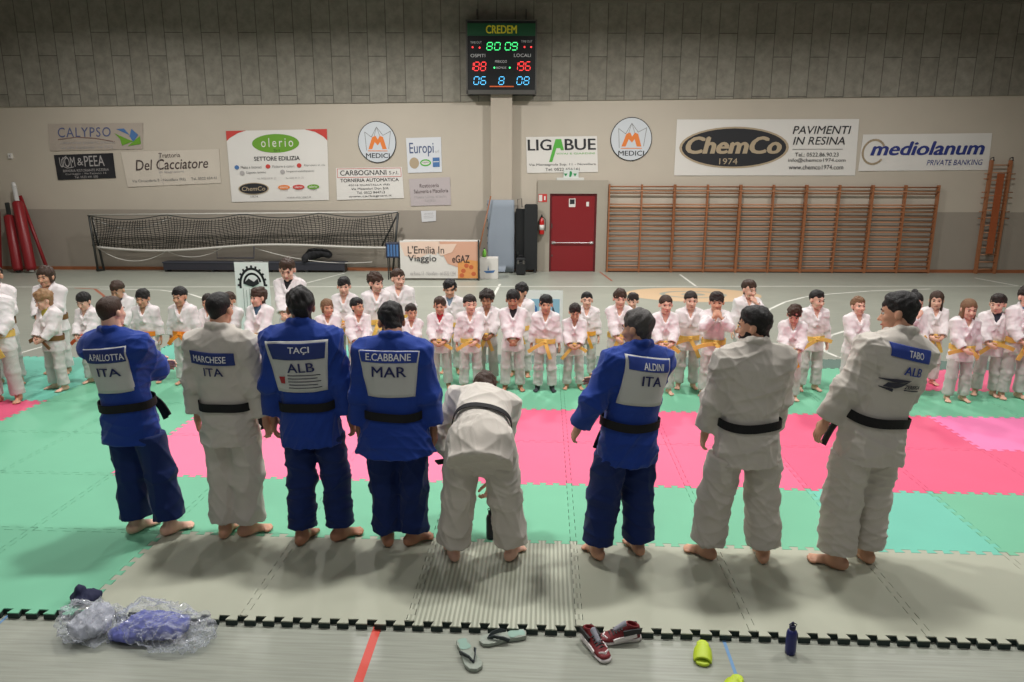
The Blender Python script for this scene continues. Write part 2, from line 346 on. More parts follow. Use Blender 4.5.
# ------------------------------------------------------------------ people: signed-distance modelling, one smooth surface per body and garment
f32 = np.float32
def V3(*a): return np.array(a if len(a) == 3 else a[0], dtype=float)
def unit(v): v = np.asarray(v, float); return v/(np.linalg.norm(v)+1e-12)
def rot(ax, ang): return np.array(Matrix.Rotation(ang, 3, ax))
def frame_from(z, x):
    z = unit(z); x = np.asarray(x, float); x = unit(x-z*np.dot(x, z)); return np.stack([x, np.cross(z, x), z], 1)
class SDF:
    def __init__(s, lo, hi, h):
        s.h = h; s.lo = np.asarray(lo, float)-2*h; s.n = np.maximum(4, np.ceil((np.asarray(hi, float)+2*h-s.lo)/h).astype(int)+1)
        s.D = np.full(tuple(s.n), 0.5, f32)
    def put(s, prim, k=0.0, op='u'):
        fn, lo, hi = prim; m = k+3*s.h
        i0 = np.clip(np.floor((lo-m-s.lo)/s.h).astype(int), 0, s.n); i1 = np.clip(np.ceil((hi+m-s.lo)/s.h).astype(int)+1, 0, s.n)
        if np.any(i1 <= i0): return s
        ax = [(s.lo[a]+s.h*np.arange(i0[a], i1[a])).astype(f32) for a in range(3)]
        X, Y, Z = ax[0][:, None, None], ax[1][None, :, None], ax[2][None, None, :]
        sl = tuple(slice(i0[a], i1[a]) for a in range(3)); A = s.D[sl]; d = fn(X, Y, Z).astype(f32)
        if op == 'u':
            if k > 0: hh = np.maximum(k-np.abs(A-d), 0)/k; s.D[sl] = np.minimum(A, d)-hh*hh*(k/4)
            else: s.D[sl] = np.minimum(A, d)
        elif op == 's':
            d = -d
            if k > 0: hh = np.maximum(k-np.abs(A-d), 0)/k; s.D[sl] = np.maximum(A, d)+hh*hh*(k/4)
            else: s.D[sl] = np.maximum(A, d)
        return s
    def cut(s, p, n):
        """keep only the side of the plane where (x-p).n < 0"""
        n = unit(n); ax = [(s.lo[a]+s.h*np.arange(s.n[a])).astype(f32) for a in range(3)]
        d = (ax[0][:, None, None]-p[0])*n[0]+(ax[1][None, :, None]-p[1])*n[1]+(ax[2][None, None, :]-p[2])*n[2]
        s.D = np.maximum(s.D, d.astype(f32)); return s
    def mesh(s):
        D = s.D.copy()
        D[0] = D[-1] = 0.5; D[:, 0] = D[:, -1] = 0.5; D[:, :, 0] = D[:, :, -1] = 0.5
        S = D < 0; n = D.shape
        c = sum(S[i:n[0]-1+i, j:n[1]-1+j, k:n[2]-1+k].astype(np.int8) for i in (0, 1) for j in (0, 1) for k in (0, 1))
        act = (c > 0) & (c < 8); ijk = np.argwhere(act)
        if len(ijk) == 0: return np.zeros((0, 3)), np.zeros((0, 4), int)
        idx = np.full(act.shape, -1, int); idx[act] = np.arange(len(ijk))
        acc = np.zeros((len(ijk), 3)); cnt = np.zeros(len(ijk))
        cor = [(i, j, k) for i in (0, 1) for j in (0, 1) for k in (0, 1)]
        val = {q: D[ijk[:, 0]+q[0], ijk[:, 1]+q[1], ijk[:, 2]+q[2]].astype(float) for q in cor}
        for q in cor:
            for a in range(3):
                if q[a] == 0:
                    r = list(q); r[a] = 1; r = tuple(r); A, B = val[q], val[r]; mk = (A < 0) != (B < 0)
                    t = np.where(mk, A/np.where(mk, A-B, 1), 0); P = np.tile(np.array(q, float), (len(ijk), 1)); P[:, a] = t
                    acc += P*mk[:, None]; cnt += mk
        V = (ijk+acc/cnt[:, None])*s.h+s.lo; Fs = []
        for a in range(3):
            b, d = (a+1) % 3, (a+2) % 3
            sa = [slice(1, -1)]*3; sa[a] = slice(0, n[a]-1); sc = list(sa); sc[a] = slice(1, n[a])
            A, B = S[tuple(sa)], S[tuple(sc)]; e = np.argwhere(A != B)
            if len(e) == 0: continue
            off = np.array([1, 1, 1]); off[a] = 0; e2 = e+off; inside = A[tuple(e.T)]
            def cid(db, dd):
                q = e2.copy(); q[:, b] -= db; q[:, d] -= dd; return idx[tuple(q.T)]
            quad = np.stack([cid(1, 1), cid(0, 1), cid(0, 0), cid(1, 0)], 1)
            quad[~inside] = quad[~inside][:, ::-1]; Fs.append(quad)
        return V, np.concatenate(Fs)
def cap(a, b, ra, rb=None):
    a, b = np.asarray(a, float), np.asarray(b, float); rb = ra if rb is None else rb; ab = b-a; L2 = max(float(ab@ab), 1e-9); R = max(ra, rb)
    def fn(X, Y, Z):
        x, y, z = X-f32(a[0]), Y-f32(a[1]), Z-f32(a[2]); t = np.clip((x*ab[0]+y*ab[1]+z*ab[2])/L2, 0, 1)
        return np.sqrt((x-t*ab[0])**2+(y-t*ab[1])**2+(z-t*ab[2])**2)-(ra+(rb-ra)*t)
    return fn, np.minimum(a, b)-R, np.maximum(a, b)+R
def ell(c, r, R=None):
    c, r = np.asarray(c, float), np.asarray(r, float); M = np.eye(3) if R is None else R; ext = np.sqrt(((M*r)**2).sum(1))
    def fn(X, Y, Z):
        x, y, z = X-f32(c[0]), Y-f32(c[1]), Z-f32(c[2]); q = [(x*M[0, i]+y*M[1, i]+z*M[2, i])/r[i] for i in range(3)]
        k0 = np.sqrt(q[0]**2+q[1]**2+q[2]**2); k1 = np.sqrt((q[0]/r[0])**2+(q[1]/r[1])**2+(q[2]/r[2])**2)
        return k0*(k0-1)/np.maximum(k1, 1e-6)
    return fn, c-ext, c+ext
def loft(A, B, xd, prof, p=2.0, rnd=0.0):
    """tube of elliptic sections from A to B; prof rows: t, rx, ry, ox, oy (local x = xd)"""
    A, B = np.asarray(A, float), np.asarray(B, float); M = frame_from(B-A, xd); L = float(np.linalg.norm(B-A))
    pr = np.array([tuple(r)+(0,)*(5-len(r)) for r in prof], float); R = float(np.max(pr[:, 1:3])+np.max(np.abs(pr[:, 3:])))
    def fn(X, Y, Z):
        x0, y0, z0 = X-f32(A[0]), Y-f32(A[1]), Z-f32(A[2])
        x = x0*M[0, 0]+y0*M[1, 0]+z0*M[2, 0]; y = x0*M[0, 1]+y0*M[1, 1]+z0*M[2, 1]; z = x0*M[0, 2]+y0*M[1, 2]+z0*M[2, 2]
        t = z/L; rx, ry, ox, oy = [np.interp(t, pr[:, 0], pr[:, i]) for i in (1, 2, 3, 4)]
        if p == 2.0: e = np.sqrt(((x-ox)/rx)**2+((y-oy)/ry)**2)
        else: e = (np.abs((x-ox)/rx)**p+np.abs((y-oy)/ry)**p)**(1/p)
        d = (e-1)*np.minimum(rx, ry)*0.9; dz = np.maximum(-z, z-L)
        if rnd:
            hh = np.maximum(rnd-np.abs(d-dz), 0)/rnd; return np.maximum(d, dz)+hh*hh*(rnd/4)
        return np.maximum(d, dz)
    return fn, np.minimum(A, B)-R, np.maximum(A, B)+R
def vnormals(V, F):
    n = np.zeros_like(V); a = np.cross(V[F[:, 2]]-V[F[:, 0]], V[F[:, 3]]-V[F[:, 1]])
    for i in range(4): np.add.at(n, F[:, i], a)
    return n/(np.linalg.norm(n, axis=1)[:, None]+1e-12)
def relax(V, F, it=2, lam=0.5):
    for _ in range(it):
        s = np.zeros_like(V); c = np.zeros(len(V))
        for i in range(4):
            np.add.at(s, F[:, i], V[F[:, (i+1) % 4]]+V[F[:, (i+3) % 4]]); np.add.at(c, F[:, i], 2)
        V = V+lam*(s/np.maximum(c, 1)[:, None]-V)
    return V
def folds(V, F, rng, amp, freq, n=5, vert=0.4):
    """cloth creases: warped ridges along a few directions"""
    N = vnormals(V, F); d = np.zeros(len(V))
    warp = np.stack([np.sin(V@rng.normal(size=3)*freq*0.35+rng.uniform(0, 6)) for _ in range(3)], 1)*0.9
    for i in range(n):
        a = rng.normal(size=3); a[2] *= (1+vert); a = unit(a); fq = freq*rng.uniform(0.6, 1.5)
        d += (1-np.abs(np.sin((V@a)*fq+warp@rng.normal(size=3)+rng.uniform(0, 6))))**2.2-0.25
    return V+N*(d*amp/np.sqrt(n))[:, None]
def bump_noise(V, F, rng, amp, freq, n=8):
    N = vnormals(V, F); d = np.zeros(len(V))
    for i in range(n): d += np.sin((V@unit(rng.normal(size=3)))*freq*rng.uniform(0.6, 1.7)+rng.uniform(0, 6))
    return V+N*(d*amp/np.sqrt(n))[:, None]
def join(parts):
    V = []; F = []; o = 0
    for v, f in parts:
        V.append(v); F.append(f+o); o += len(v)
    return np.concatenate(V), np.concatenate(F)

def ik(a, b, l1, l2, pole):
    a, b = np.asarray(a, float), np.asarray(b, float); d = b-a; L = np.linalg.norm(d); Lm = (l1+l2)*0.998
    if L > Lm: b = a+d/L*Lm; d = b-a; L = Lm
    x = (l1*l1-l2*l2+L*L)/(2*L); h = math.sqrt(max(l1*l1-x*x, 0)); u = d/L; pl = np.asarray(pole, float); pl = unit(pl-u*(pl@u))
    return a+u*x+pl*h, b

m_giw = mat('white judo cotton', C(200, 193, 183), 0.85, 0.22, 190, 0.04, 5, spec=0.2, sheen=0.2)
m_giw2 = mat('bleached judo cotton', C(232, 224, 224), 0.85, 0.2, 190, 0.03, 5, spec=0.2, sheen=0.2)
m_trk = mat('shaded white cotton trousers', C(206, 201, 197), 0.85, 0.2, 190, 0.03, 5, spec=0.2, sheen=0.2)  # greyer than the jackets: shade on the children's trousers put into the cotton colour
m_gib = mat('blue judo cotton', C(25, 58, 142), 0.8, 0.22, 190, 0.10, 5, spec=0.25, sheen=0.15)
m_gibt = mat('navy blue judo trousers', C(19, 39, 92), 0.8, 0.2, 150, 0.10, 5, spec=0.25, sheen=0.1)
m_black = mat('black belt cotton', C(26, 25, 27), 0.75, 0.2, 120, spec=0.3)
m_yel = mat('yellow belt cotton', C(232, 188, 96), 0.8, 0.15, 120, 0.05, 8)
m_yel2 = mat('golden belt cotton', C(232, 170, 60), 0.8, 0.15, 120, 0.05, 8)
m_ora = mat('orange belt cotton', C(228, 138, 38), 0.8, 0.15, 120, 0.05, 8)
m_red = mat('red orange belt cotton', C(214, 88, 40), 0.8, 0.15, 120)
m_brw = mat('brown belt cotton', C(120, 84, 46), 0.8, 0.15, 120)
BELTS = {'black': m_black, 'yellow': m_yel, 'golden': m_yel2, 'orange': m_ora, 'red': m_red, 'brown': m_brw}
def skin_mat(t):
    c = {'fair': C(226, 178, 156), 'mid': C(205, 154, 126), 'tan': C(176, 124, 96), 'dark': C(136, 92, 68)}[t]
    m = mat('skin '+t, c, 0.5, 0.06, 90, 0.06, 9, spec=0.4)
    b = m.node_tree.nodes['Principled BSDF']; b.inputs['Subsurface Weight'].default_value = 0.08; b.inputs['Subsurface Radius'].default_value = (0.02, 0.008, 0.005)
    return m
HAIRC = {'black': C(24, 21, 20), 'dark': C(40, 30, 25), 'brown': C(62, 43, 32), 'light': C(120, 88, 62), 'blond': C(150, 116, 82), 'grey': C(74, 70, 68)}
def hair_mat(c): return mat('hair '+c, HAIRC[c], 0.55, 0.6, 160, 0.25, 60, spec=0.4, stretch=(1, 1, 0.35))
m_sclera = mat('eye white', C(225, 220, 215), 0.3); m_iris = mat('dark iris', C(40, 26, 20), 0.2); m_lip = mat('lips', C(176, 104, 96), 0.5)

def hand_prims(W, d, nrm, L, side, curl, spread=0.0, grip=None):
    """W wrist, d along the forearm, nrm = palm normal, L hand length -> list of (prim, k)"""
    d = unit(d); nrm = unit(nrm-d*np.dot(nrm, d)); x = np.cross(d, nrm)*side     # x: towards the thumb
    P = lambda a, b, c: W+(x*a+d*b+nrm*c)*L
    out = [(ell(P(0.0, 0.26, 0), (0.215*L, 0.30*L, 0.10*L), np.stack([x, d, nrm], 1)), 0), (cap(W-d*0.25*L, P(0, 0.15, 0), 0.135*L, 0.14*L), 0.1*L)]
    cu = curl if isinstance(curl, (list, tuple)) else (curl, curl*1.05, curl*1.1, curl*1.2)
    for (a, ln, r), c in zip(((0.155, 0.40, 0.052), (0.055, 0.45, 0.055), (-0.05, 0.41, 0.052), (-0.15, 0.33, 0.045)), cu):
        p = P(a, 0.47-abs(a)*0.25, 0); ang = 0.25*c; sp = a*spread
        for seg, (fr, add) in enumerate(((0.46, 0.9), (0.31, 1.0), (0.23, 0.7))):
            dirv = unit(d*cos(ang)+nrm*sin(ang)+x*sp); q = p+dirv*fr*ln*L; r0 = r*(1-0.08*seg)
            out.append((cap(p, q, r0*L, r0*0.93*L), 0.025*L if seg == 0 else 0.01*L)); p = q; ang += add*c*0.85
    t0 = P(0.14, 0.10, 0.03); t1 = P(0.30, 0.26, 0.10); t2 = P(0.36, 0.42, 0.14+0.06*cu[0]); t3 = P(0.36-0.05*cu[0], 0.55, 0.18+0.1*cu[0])
    out += [(cap(t0, t1, 0.085*L, 0.068*L), 0.05*L), (cap(t1, t2, 0.066*L, 0.058*L), 0.012*L), (cap(t2, t3, 0.058*L, 0.05*L), 0.012*L)]
    return out
def foot_prims(A, yaw, L, side):
    """A ankle joint, yaw = toe direction; side +1 = right foot (big toe towards -x)"""
    f = V3(sin(yaw), cos(yaw), 0); x = V3(cos(yaw), -sin(yaw), 0)*(-side)          # x towards the big toe
    z0 = 0.004
    P = lambda a, b, c: V3(A[0], A[1], z0)+(f*b+x*a)*L+V3(0, 0, c*L)
    out = [(cap(P(0, -0.17, 0.13), P(0, -0.17, 0.17), 0.125*L), 0), (cap(P(0, -0.10, 0.12), P(0.02, 0.32, 0.09), 0.115*L, 0.085*L), 0.06*L),
           (cap(P(0, -0.03, 0.30), P(0, 0.02, 0.20), 0.115*L, 0.12*L), 0.08*L), (cap(P(0, 0.02, 0.24), P(0.03, 0.40, 0.10), 0.10*L, 0.075*L), 0.08*L),
           (ell(P(0.03, 0.42, 0.075), (0.17*L, 0.16*L, 0.075*L), frame_from(V3(0, 0, 1), x)), 0.05*L), (ell(P(0.10, 0, 0.26), (0.045*L,)*3), 0.04*L), (ell(P(-0.10, -0.02, 0.24), (0.045*L,)*3), 0.04*L)]
    for a, b, ln, r in ((0.125, 0.53, 0.13, 0.055), (0.045, 0.56, 0.11, 0.042), (-0.025, 0.54, 0.10, 0.040), (-0.085, 0.51, 0.09, 0.038), (-0.14, 0.46, 0.08, 0.037)):
        out.append((cap(P(a, b-0.05, 0.065), P(a*1.03, b+ln*0.5, 0.045), r*L), 0.02*L))
    return out

LAYER = []                                                              # layer of each vertex of the last text (bold strokes are stacked)
def text_mesh(body, bold=0.0, shear=0.0, spacing=1.0, res=3):
    cu = bpy.data.curves.new('t', 'FONT'); cu.body = body; cu.size = 1.0; cu.shear = shear; cu.space_character = spacing; cu.resolution_u = res
    o = bpy.data.objects.new('t', cu); COL.objects.link(o)
    dg = bpy.context.evaluated_depsgraph_get(); dg.update(); me = bpy.data.meshes.new_from_object(o.evaluated_get(dg))
    bpy.data.objects.remove(o); bpy.data.curves.remove(cu)
    V = np.array([v.co[:2] for v in me.vertices]); F = [tuple(p.vertices) for p in me.polygons]; bpy.data.meshes.remove(me)
    if bold:
        n_ = len(V); V = np.concatenate([V, V+(bold, 0), V+(bold*2, 0), V+(bold, bold*.8)]); F = F+[tuple(i+n_*k for i in f) for k in (1, 2, 3) for f in F]
    LAYER[:] = [i*4//len(V) if bold else 0 for i in range(len(V))]
    lo, hi = V.min(0), V.max(0); return (V-lo)/np.maximum(hi-lo, 1e-6), F, (hi-lo)

def person(px, Y, ytop=None, H=None, X=None, yaw=180.0, child=True, gi='white', trs=None, skin='mid', hair='short', hc='dark', belt='yellow', beltends=None, lean=(0, 0), head=(0, 0, 0),
           arms=('belt', 'belt'), feet=None, footyaw=(18, 18), shirt=None, label='', group=None, seed=0, wide=1.0, beard=None, sash=True, hem=0.0, patch=None, hip=(0, 0), cuff=None, curls=(0.55, 0.55), long_sleeve=0.86, legw=1.0, knees=None, vneck=True, socks=None, bend=0.0, flare=0.0, drop=0.0, feetw=None, hs=1.0):
    rng = np.random.default_rng(seed+7)
    if X is None:
        p = at_depth(px, ytop, Y); X = p[0]; H = H or p[2]
    hh = H*hs*(0.174 if child else 0.132); thick = {'buzz': .018, 'short': .07, 'fade': .05, 'fringe': .07, 'curly': .11, 'mop': .10, 'long': .055, 'mid': .065, 'tied': .045, 'bun': .04, 'afro': .16}[hair]
    vb, vf = (0.0115, 0.0048) if child else (0.0085, 0.0042)      # coarse / fine voxels
    S = 1.0/H
    hz = (0.475 if child else 0.505)*H; hw = 0.052*H*wide
    th = hz*0.50; sh = hz*0.415                                         # thigh, shin lengths; ankle at 0.085*hz
    pel = V3(hip[0]*H, hip[1]*H, hz-drop*H)
    lp, lr = radians(lean[0]), radians(lean[1])                      # lean forward, lean to the right
    T = np.array(Matrix.Rotation(lr, 3, 'Y') @ Matrix.Rotation(-lp, 3, 'X'))  # torso frame: columns right, front, up
    tl = (0.350 if child else 0.352)*H                                  # hip joint line to neck base
    N = pel+T@V3(0, 0, tl)
    sw = (0.088 if child else 0.099)*H*wide
    shl = [N+T@V3(s*sw, -0.004*H, -0.046*H) for s in (-1, 1)]
    # head
    hy, hp, hr = [radians(a) for a in head]                          # yaw (+ = to own left), pitch down, roll
    Hd = T @ np.array(Matrix.Rotation(hy, 3, 'Z') @ Matrix.Rotation(-hp, 3, 'X') @ Matrix.Rotation(hr, 3, 'Y')) if bend == 0 else np.array(Matrix.Rotation(hy, 3, 'Z') @ Matrix.Rotation(-hp, 3, 'X'))
    neck_l = H-hh*(1+1.1*thick)-hz-tl
    hb = N+T@V3(0, 0.018*H, max(neck_l, -0.004*H))+(Hd@V3(0, 0.0, 0)); 
    hd = lambda a, b, c: hb+(Hd@V3(a, b, c))*hh                      # head coordinates, chin at 0, crown at 1
    Hs = lambda a: tuple(x*hh for x in a)
    ws = 1.06 if child else 1.0
    # ---- legs
    if feetw:
        yr = radians(yaw); feet = [((cos(yr)*(x-X)+sin(yr)*(y-Y))/H, (-sin(yr)*(x-X)+cos(yr)*(y-Y))/H) for x, y in feetw]
    fx = feet or ((-0.075, 0.0), (0.075, 0.0)); ank = [V3(fx[i][0]*H, fx[i][1]*H, 0.085*hz) for i in (0, 1)]
    hipj = [pel+V3(s*hw, 0, 0) for s in (-1, 1)]; fyaw = [radians(-footyaw[0]), radians(footyaw[1])]
    kp = knees or (None, None)
    knee = []
    for i in (0, 1):
        k_, a_ = ik(hipj[i], ank[i], th, sh, kp[i] if kp[i] is not None else V3(sin(fyaw[i])*0.7, cos(fyaw[i]), 0)); knee.append(k_); ank[i] = a_
    fl_ = (0.150 if child else 0.152)*H
    # ---- arms
    ua, fa, hl = (0.158*H, 0.135*H, 0.098*H) if child else (0.172*H, 0.146*H, 0.106*H)
    ARM = {'hang': ((0.150, 0.015, -0.035), (0.6, -1, 0)), 'belt': ((0.055, 0.140, 0.062), (1, -0.75, -0.5)), 'clasp': ((0.032, 0.138, 0.050), (1, -0.6, -0.5)),
           'mouth': ((0.030, 0.130, 0.315), (0.8, 0.2, -1)), 'fold': ((-0.055, 0.140, 0.170), (1, 0.15, -0.55)), 'low': ((0.075, 0.12, 0.0), (1, -0.8, -0.2)), 'out': ((0.125, 0.115, 0.075), (1, -0.8, -0.4)), 'hipf': ((0.135, 0.075, -0.005), (.5, -1, 0)), 'side': ((0.185, 0.06, 0.02), (.5, -1, 0))}
    wr = []; el = []; hdir = []; hnor = []
    for i, s in ((0, -1), (1, 1)):
        a = arms[i]; t, pole = ARM[a] if isinstance(a, str) else a[:2]
        if isinstance(a, str) or len(a) < 3: tw = pel+T@(V3(t[0]*s, t[1], t[2])*H)
        else: tw = V3(t[0]*s, t[1], t[2])*H                             # world-aligned target, feet origin
        e_, w_ = ik(shl[i], tw, ua, fa, T@V3(pole[0]*s, pole[1], pole[2])); el.append(e_); wr.append(w_)
        dv = unit(w_-e_)
        if a in ('belt', 'clasp', 'out', 'low'): dv = unit(dv+T@V3(-s*0.7, 0.25, 0.1))
        if a == 'mouth': dv = unit(dv+T@V3(-s*0.4, -0.2, 0.5))
        hdir.append(dv); nm = V3(-s, 0.25, 0) if a in ('hang',) else (V3(-s*0.4, -0.9, 0.1) if a in ('belt', 'clasp', 'fold', 'low', 'out', 'mouth') else V3(-s, 0, -0.2)); hnor.append(T@nm)
    # ---- body: one figure from crown to toes
    skin_m = skin_mat(skin); parts = []
    zlo = np.array([min(p[0] for p in wr+ank+shl+el+[pel])-0.1*H, min(p[1] for p in wr+ank+[N, pel])-0.14*H, 0.0]); zhi = np.array([max(p[0] for p in wr+ank+shl+el+[pel])+0.1*H, max(p[1] for p in wr+ank+[N, pel])+0.16*H, H*1.0])
    B = SDF(zlo, zhi, vb*1.1); kk = 0.02*H
    B.put(loft(pel-T@V3(0, 0, 0.03*H), N, T[:, 0], [(0, .06*H, .045*H), (.35, .068*H, .052*H), (.7, .085*H, .06*H), (.92, .075*H, .05*H), (1, .04*H, .035*H)]), kk)
    for i in (0, 1):
        B.put(cap(hipj[i], knee[i], .050*H, .034*H), kk).put(cap(knee[i], ank[i], .033*H, .022*H), kk*.6)
        B.put(cap(N+T@V3((-1, 1)[i]*.03*H, 0, -.02*H), shl[i], .035*H, .033*H), kk).put(cap(shl[i], el[i], .031*H, .024*H), kk*.6).put(cap(el[i], wr[i]-unit(wr[i]-el[i])*0.01*H, .024*H, .0155*H), kk*.5)
    B.put(cap(N-T@V3(0, 0, .02*H), hd(0, -.12, .3), .036*H if not child else .032*H, .033*H if not child else .029*H), kk*.6)
    v, f = B.mesh(); parts.append((relax(v, f, 1), f))
    hc_ = hd(0, 0, .5); G = SDF(hc_-hh*.72, hc_+hh*.72, vf)
    G.put(ell(hd(0, -.06, .63), Hs((.335*ws, .40, .365)), Hd)).put(ell(hd(0, .10, .36), Hs((.255*ws, .27, .335)), Hd), .10*hh)
    G.put(cap(hd(0, .27, .075), hd(0, .27, .08), .085*hh), .09*hh).put(cap(hd(-.15, .12, .13), hd(.15, .12, .13), .10*hh), .08*hh)
    for s in (-1, 1):
        G.put(ell(hd(s*.145, .395, .49), Hs((.085, .05, .055)), Hd), .05*hh, 's'); G.put(ell(hd(s*.15, .255, .36), Hs((.11, .10, .11)), Hd), .07*hh)
        G.put(ell(hd(s*.335*ws, -.05, .46), Hs((.058, .09, .13)), Hd@rot('X', .2)), .02*hh)
    G.put(cap(hd(0, .335, .50), hd(0, .425, .335), .028*hh, .052*hh), .035*hh).put(cap(hd(-.05, .37, .325), hd(.05, .37, .325), .036*hh), .02*hh)
    G.put(cap(hd(-.13, .33, .575), hd(.13, .33, .575), .03*hh), .05*hh)
    G.put(cap(hd(-.075, .345, .205), hd(.075, .345, .205), .024*hh), .03*hh).put(cap(hd(-.055, .335, .165), hd(.055, .335, .165), .026*hh), .03*hh)
    G.put(cap(hd(0, -.16, -.25), hd(0, -.12, .3), (.033 if not child else .028)*H, (.033 if not child else .028)*H), .05*hh)
    v, f = G.mesh(); parts.append((relax(v, f, 1, .4), f))
    for i, s in ((0, -1), (1, 1)):
        hcn = wr[i]+hdir[i]*hl*.4; Q = SDF(hcn-hl*.85, hcn+hl*.85, 0.0036 if not child else 0.0042)
        for pr, k in hand_prims(wr[i], hdir[i], hnor[i], hl, s if True else s, curls[i]): Q.put(pr, k)
        v, f = Q.mesh(); parts.append((v, f))
        Q = SDF(V3(ank[i][0], ank[i][1], 0)-V3(fl_*.8, fl_*.8, 0), V3(ank[i][0], ank[i][1], 0)+V3(fl_*.8, fl_*.8, .42*fl_), 0.0050 if not child else 0.0055)
        for pr, k in foot_prims(ank[i], fyaw[i], fl_, s): Q.put(pr, k)
        Q.put(cap(V3(ank[i][0], ank[i][1], .2*fl_), ank[i]*.75+knee[i]*.25, .022*H, .024*H), .02*H)
        v, f = Q.mesh(); v[:, 2] = np.maximum(v[:, 2], 0.001)
        if socks is None: parts.append((v, f))
        else: sockparts = socks_l = (locals().get('socks_l') or [])+[(v, f)]
    V, F = join(parts)
    body = pydata('person', V, F, [skin_m], None, True); body.location = (X, Y, 0); body.rotation_euler = (0, 0, radians(yaw))
    tag(body, label, 'person', group)
    P_ = dict(body=body, T=T, N=N, pel=pel, H=H, wr=wr, hdir=hdir)
    if socks is not None:
        for v, f in socks_l: pydata('sock', v, f, [mat('dark socks', C(50, 52, 58), .9)], body, True)
    # ---- face details
    for s in (-1, 1):
        e = MB(); c = hd(s*.145, .322, .495); r = .052*hh
        Vs = []; nn, mm = 10, 8
        for a in range(mm+1):
            for b in range(nn):
                ph = pi*a/mm; Vs.append(c+Hd@V3(r*sin(ph)*cos(2*pi*b/nn), r*cos(ph)*.9, r*sin(ph)*sin(2*pi*b/nn)*.62))
        for a in range(mm):
            e.mi = 1 if a < 3 else 0
            e.add([Vs[a*nn+b] for b in range(nn)]+[Vs[(a+1)*nn+b] for b in range(nn)], [(b, (b+1) % nn, nn+(b+1) % nn, nn+b) for b in range(nn)])
        e.build('eye', [m_sclera, m_iris], body, True)
        MB().tube([hd(s*.07, .372, .585), hd(s*.145, .37, .605), hd(s*.225, .315, .585)], [.014*hh, .018*hh, .010*hh], 6).build('eyebrow', hair_mat(hc if hc != 'blond' else 'light'), body, True)
    MB().tube([hd(-.11, .335, .185), hd(-.05, .372, .19), hd(.05, .372, .19), hd(.11, .335, .185)], [.012*hh, .026*hh, .026*hh, .012*hh], 6).build('lips', m_lip, body, True)
    # ---- hair
    hx = hd(0, -.1, .55); A = SDF(hx-hh*V3(.8, .8, 1.15 if hair in ('long', 'mid') else .75), hx+hh*V3(.8, .8, .8), vf*1.15)
    A.put(ell(hd(0, -.075-.35*thick, .64+.42*thick), Hs((.337*ws+thick*(.75 if hair in ('afro', 'curly') else .45), .402+thick*.7, .368+thick*.75)), Hd))
    if hair in ('short', 'fringe', 'fade', 'curly', 'mop'): A.put(ell(hd(0, .10, .90), Hs((.24, .20, .11+thick*.4)), Hd), .08*hh)
    front = {'fringe': .65, 'mop': .67, 'curly': .70, 'long': .78, 'mid': .68, 'afro': .78, 'short': .745}.get(hair, .775)
    nape = {'buzz': .30, 'fade': .20, 'long': -.2, 'mid': -.05, 'mop': .08, 'curly': .1}.get(hair, .13)
    # hairline: front plane slanting down behind the ears
    n1 = Hd@unit(V3(0, .62 if hair not in ('fringe', 'mop', 'mid') else .48, -.80))
    ax_ = [(A.lo[a]+A.h*np.arange(A.n[a])).astype(f32) for a in range(3)]; q_ = [ax_[0][:, None, None]-hd(0, .40, front)[0], ax_[1][None, :, None]-hd(0, .40, front)[1], ax_[2][None, None, :]-hd(0, .40, front)[2]]
    lx_ = sum(q_[i]*Hd[i, 0] for i in range(3))/hh; jag = (.035*np.sin(lx_*23+seed)+.03*np.sin(lx_*41+2*seed)*(.4 if thick < .06 else 1)+(.10 if hair in ('short', 'fade', 'buzz') else .0)*np.clip(np.abs(lx_)/.3, 0, 1)**2-.02)*hh
    A.D = np.maximum(A.D, (sum(q_[i]*n1[i] for i in range(3))+jag).astype(f32))
    if hair not in ('long', 'mid'):
        A.put(cap(hd(0, -.22 if child else -.19, nape+.12), hd(0, -.22, nape+.3), ((.15 if child else .205)+thick*.3)*hh), .08*hh); A.cut(hd(0, -.40, nape), Hd@V3(0, -.35, -1))
        for s in (-1, 1):
            A.put(ell(hd(s*.42, .13, .28), Hs((.17, .22, .30)), Hd), .03*hh, 's'); A.put(ell(hd(s*.40, -.02, .44), Hs((.12, .12, .165)), Hd), .015*hh, 's')
    else:
        dn = .18 if hair == 'mid' else -.42; fw = .27 if hair == 'long' else .30
        for s in (-1, 1):
            A.put(loft(hd(s*.27, -.04, .72), hd(s*.31, -.02, dn), Hd[:, 1], [(0, .22*hh, .09*hh), (.5, .20*hh, .085*hh), (1, .13*hh, .05*hh)], rnd=.04*hh), .06*hh)
        A.put(loft(hd(0, -.26, .70), hd(0, -.34, dn), Hd[:, 0], [(0, .30*hh, .13*hh), (.6, .33*hh, .10*hh), (1, .24*hh, .06*hh)], rnd=.04*hh), .06*hh)
    if hair == 'bun': A.put(ell(hd(0, -.30, 1.0), Hs((.17, .17, .15)), Hd), .05*hh)
    if hair == 'tied': A.put(cap(hd(0, -.46, .62), hd(0, -.52, .15), .085*hh, .05*hh), .04*hh)
    if hair == 'buzz': A.put(ell(hd(0, -.06, .63), Hs((.33*ws, .395, .36)), Hd), 0, 's')
    v, f = A.mesh()
    if hair in ('curly', 'mop', 'afro'): v = bump_noise(v, f, rng, .020*hh, 13/hh, 10); v = bump_noise(v, f, rng, .020*hh, 26/hh, 8)
    elif thick < .06: v = bump_noise(v, f, rng, .004*hh, 24/hh, 8)
    else: v = bump_noise(v, f, rng, .012*hh, 14/hh, 8); v = bump_noise(v, f, rng, .010*hh, 30/hh, 8)
    pydata('hair', v, f, [hair_mat(hc)], body, True)
